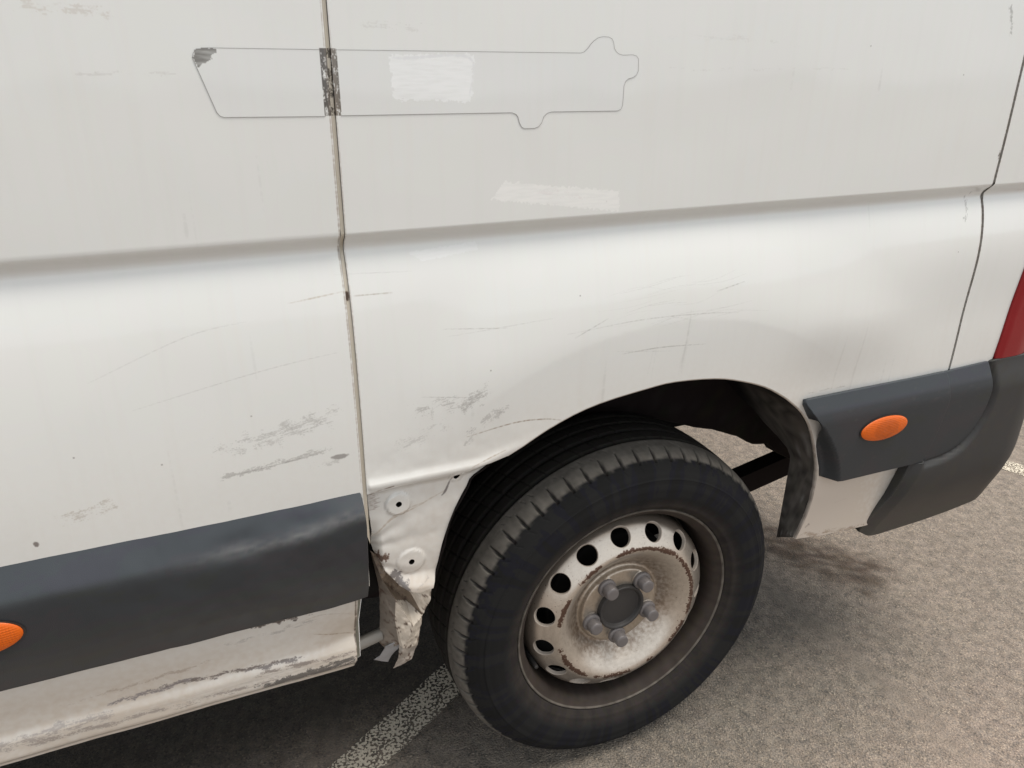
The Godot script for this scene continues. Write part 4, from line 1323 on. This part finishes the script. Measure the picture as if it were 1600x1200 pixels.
func make_wheel(van: Node3D) -> void:
	rim_make()
	var wheel := Node3D.new()
	wheel.name = "rear_wheel"
	wheel.position = Vector3(0, HUB, 0)
	van.add_child(wheel)
	make_tyre(wheel)
	var total := rim_len[rim_len.size() - 1]
	var s := Surf.new()
	var full := TAU * RIM_U
	var o := PackedVector2Array([Vector2(0, 0), Vector2(full, 0), Vector2(full, total), Vector2(0, total)])
	var vh := 0.0
	while rim_at(vh).x < 0.1700: vh += 0.0005
	var holes := []
	for k in 15:
		var an := deg_to_rad(120.0 + 24.0 * k)
		var u := fposmod(-an, TAU) * RIM_U
		holes.append(ring(Vector2(u, vh), 0.0205 * RIM_U / 0.1700, 0.0205, 24))
	sheet(s, o, 0.003, on_rim, holes, null, func(p: Vector2) -> Vector2: return Vector2(fposmod(-p.x / full, 1.00001), p.y / total))
	var hs := Surf.new()
	for h in holes: hem(hs, h, true, on_rim, 0.007, -1.0, 0.0012, func(_p: Vector2) -> Color: return Color(0.40, 0.35, 0.30))
	# barrel, flange and lip
	var b := Surf.new()
	var bp := spline(PackedVector2Array([Vector2(0.1920, -0.060), Vector2(0.1930, -0.075), Vector2(0.197, -0.078), Vector2(0.2015, -0.070), Vector2(0.2030, -0.045), Vector2(0.2035, -0.025), Vector2(0.2065, -0.0150), Vector2(0.2120, -0.0085), Vector2(0.2165, -0.0045), Vector2(0.2200, -0.0010), Vector2(0.2222, 0.0006), Vector2(0.2242, -0.0006), Vector2(0.2246, -0.0060)]), 3)
	lathe(b, bp, 160, true, func(r: float, an: float) -> Color:
		var n := n_mid.get_noise_2d(cos(an) * 0.4 + r, sin(an) * 0.4)
		var c := Color(0.040, 0.032, 0.027) * (1.0 + 0.3 * n)
		if r > 0.2190: c = c.lerp(Color(0.15, 0.135, 0.115), clampf(0.6 + 0.6 * n, 0, 1))
		return c)
	obj("rim", [s, hs, b], [rim_m, barrel_m, barrel_m], wheel)
	s = Surf.new()
	lathe(s, PackedVector2Array([Vector2(0.02, -0.055), Vector2(0.135, -0.055), Vector2(0.142, -0.062), Vector2(0.142, -0.19), Vector2(0.02, -0.19)]), 64, true)
	lathe(s, PackedVector2Array([Vector2(0.2015, -0.070), Vector2(0.185, -0.10), Vector2(0.185, -0.16), Vector2(0.205, -0.18), Vector2(0.223, -0.20)]), 96, true)
	obj("brake_drum", [s], [dark_m], wheel)
	# black centre cap with a raised ring
	s = Surf.new()
	lathe(s, spline(PackedVector2Array([Vector2(0.0005, -0.0215), Vector2(0.020, -0.0217), Vector2(0.038, -0.0225), Vector2(0.0405, -0.0215), Vector2(0.0425, -0.0165), Vector2(0.0455, -0.0150), Vector2(0.0482, -0.0165), Vector2(0.0490, -0.0265)]), 3), 64, true)
	obj("centre_cap", [s], [cap_m], wheel)
	s = Surf.new()
	lathe(s, PackedVector2Array([Vector2(0.0055, -0.02), Vector2(0.0055, 0.010), Vector2(0.0042, 0.012), Vector2(0.0042, 0.024), Vector2(0.0035, 0.026), Vector2(0.0003, 0.026)]), 16, true)
	var vs := obj("valve_stem", [s], [cap_m], wheel)
	vs.position = Vector3(-0.176, -0.085, -0.045)
	for k in 5:
		s = Surf.new()
		wheel_bolt(s)
		var bo := obj("wheel_bolt" if k == 0 else "wheel_bolt_%03d" % k, [s], [bolt_m], wheel)
		var an := deg_to_rad(122.0 + 72.0 * k)
		bo.position = Vector3(cos(an) * 0.0652, sin(an) * 0.0652, -0.0225)
		bo.rotation.z = 0.4 + k * 1.3
		bo.scale = Vector3(1.2, 1.2, 1.12)

func wheel_bolt(s: Surf) -> void:
	# washer, then a six-sided head with a rounded crown
	lathe(s, PackedVector2Array([Vector2(0.0150, 0.0), Vector2(0.0150, 0.004), Vector2(0.0140, 0.006), Vector2(0.0105, 0.0065)]), 28, false)
	var rows := []
	for row in [[0.0112, 0.006], [0.0110, 0.020], [0.0102, 0.0235], [0.0070, 0.0255], [0.0002, 0.0262]]:
		var ids := PackedInt32Array()
		for k in 36:
			var a := TAU * k / 36.0
			var hexa := 0.90 / cos(fposmod(a, PI / 3.0) - PI / 6.0) if row[1] < 0.022 else 0.94
			var r: float = row[0] * hexa
			var up := clampf((row[1] - 0.019) / 0.006, 0.0, 1.0)
			ids.append(s.vert(Vector3(cos(a) * r, sin(a) * r, row[1]), Vector3(cos(a) * (1.0 - up), sin(a) * (1.0 - up), up).normalized()))
		rows.append(ids)
	for j in rows.size() - 1:
		for k in 36: s.quad(rows[j][k], rows[j][(k + 1) % 36], rows[j + 1][(k + 1) % 36], rows[j + 1][k])

func make_tyre(wheel: Node3D) -> void:
	# profile from the outer bead over the tread to the inner bead
	var outer := spline(PackedVector2Array([Vector2(0.2235, -0.006), Vector2(0.2260, 0.0010), Vector2(0.2320, 0.0070), Vector2(0.2345, 0.0098), Vector2(0.2420, 0.0130), Vector2(0.2560, 0.0180), Vector2(0.2720, 0.0205), Vector2(0.2880, 0.0195), Vector2(0.2940, 0.0190), Vector2(0.2965, 0.0172), Vector2(0.3060, 0.0125), Vector2(0.3140, 0.0075), Vector2(0.3200, 0.0025)]), 3)
	var prof := PackedVector2Array()
	prof.append_array(outer)
	for q in [Vector2(0.3235, -0.001), Vector2(0.3265, -0.0045), Vector2(0.3290, -0.008), Vector2(0.3312, -0.012), Vector2(0.3330, -0.016), Vector2(0.3345, -0.020), Vector2(0.3357, -0.024), Vector2(0.3367, -0.028)]: prof.append(q)
	for k in 60:
		var z := -0.031 - 0.143 * k / 59.0
		prof.append(Vector2(0.3416 - 0.9 * pow(z + 0.1025, 2.0), z))
	for q in [Vector2(0.333, -0.187), Vector2(0.322, -0.203), Vector2(0.300, -0.218), Vector2(0.27, -0.225), Vector2(0.235, -0.212), Vector2(0.2235, -0.198)]: prof.append(q)
	var segs := 1116
	var grooves := [-0.055, -0.088, -0.121, -0.152]
	var rows := []
	var s := Surf.new()
	var np := prof.size()
	var pos := []
	var cols := []
	for k in np:
		var r0 := prof[k].x
		var z0 := prof[k].y
		var prow := PackedVector3Array()
		var crow := PackedColorArray()
		var tread := r0 > 0.3225 and z0 > -0.19
		var g := 0.0
		for gz in grooves: g = maxf(g, sst(0.0045, 0.0030, absf(z0 - gz)))
		for t in segs:
			var an := TAU * t / segs
			var n := n_mid.get_noise_3d(cos(an) * 0.35, sin(an) * 0.35, z0)
			var nf := n_edge.get_noise_3d(cos(an) * 0.33, sin(an) * 0.33, z0)
			var r := r0
			var c := Color(0.0155, 0.0155, 0.0163) * (1.0 + 0.2 * n)
			if r0 < 0.262 and z0 > -0.05: c = c.lerp(Color(0.046, 0.038, 0.033), sst(0.262, 0.236, r0) * (0.5 + 0.3 * n))
			if tread:
				var pitch := fposmod(t / 18.0, 1.0)
				var worn := Color(0.130, 0.119, 0.104) * (1.0 + 0.22 * n + 0.25 * nf)
				worn = worn.lerp(Color(0.006, 0.0056, 0.0052), sst(-0.046, -0.056, z0) * 0.85)  # inner ribs darkened, shade under the arch painted in
				var edge := sst(0.3235, 0.3262, r0 + 0.0016 * nf + 0.0012 * sin(pitch * TAU))
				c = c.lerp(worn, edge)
				# cross slots over the shoulder, thinning into the tread; slim sipes further in
				var slot := 0.0
				var width := 0.065 * sst(-0.031, -0.006, z0)
				if z0 > -0.031: slot = sst(width + 0.04, width, absf(pitch - 0.5)) * sst(-0.031, -0.028, z0)
				if r0 < 0.3235: slot = 0.0
				if z0 < -0.060 and z0 > -0.175:
					var sp := fposmod(t / 18.0 + z0 * 9.0, 1.0)
					slot = maxf(slot, sst(0.06, 0.03, absf(sp - 0.5)) * 0.35)
				if z0 < -0.033 and z0 > -0.045: slot = maxf(slot, sst(0.07, 0.03, absf(fposmod(t / 9.0 + z0 * 30.0, 1.0) - 0.5)) * sst(-0.1, 0.4, nf + n) * 0.5)
				r -= 0.0050 * slot + 0.0032 * g
				c = c.lerp(Color(0.016, 0.015, 0.015), clampf(maxf(g * 0.9, slot * 0.85), 0, 1))
			elif z0 > 0.0:
				# hair-fine rings and faint raised lettering-like ticks near the shoulder
				r += 0.0004 * sin(r0 * 2600.0)
				var tick := fposmod(t / 18.0, 1.0)
				if r0 > 0.3100 and r0 < 0.3195 and absf(tick - 0.5 - (r0 - 0.315) * 30.0) < 0.06: r -= 0.0016
			var p := Vector3(cos(an) * r, sin(an) * r, z0)
			if tread == false and z0 > 0.0: p.z += 0.0006 * sin(r0 * 1500.0)
			# flattened where it carries the van
			var low := -HUB + 0.0015
			if p.y < low:
				p.z += (low - p.y) * 0.8 * (1.0 if z0 > -0.1 else -1.0) * sst(0.30, 0.33, r0)
				p.y = low
			prow.append(p)
			crow.append(c)
		pos.append(prow)
		cols.append(crow)
	for k in np:
		var ids := PackedInt32Array()
		var ka: int = max(k - 1, 0)
		var kb: int = min(k + 1, np - 1)
		for t in segs:
			var du: Vector3 = pos[k][(t + 1) % segs] - pos[k][(t - 1 + segs) % segs]
			var dv: Vector3 = pos[kb][t] - pos[ka][t]
			var nn := dv.cross(du).normalized()
			var want := Vector3(pos[k][t].x, pos[k][t].y, 0.0).normalized() * (1.0 if prof[k].x > 0.30 else 0.2) + Vector3(0, 0, 1.0 if prof[k].y > -0.1 else -1.0) * 0.8
			if nn.dot(want) < 0.0: nn = -nn
			ids.append(s.vert(pos[k][t], nn, Vector2.ZERO, cols[k][t]))
		rows.append(ids)
	for k in np - 1:
		for t in segs:
			var t2 := (t + 1) % segs
			s.quad(rows[k][t], rows[k][t2], rows[k + 1][t2], rows[k + 1][t])
	obj("tyre", [s], [rubber_m], wheel)
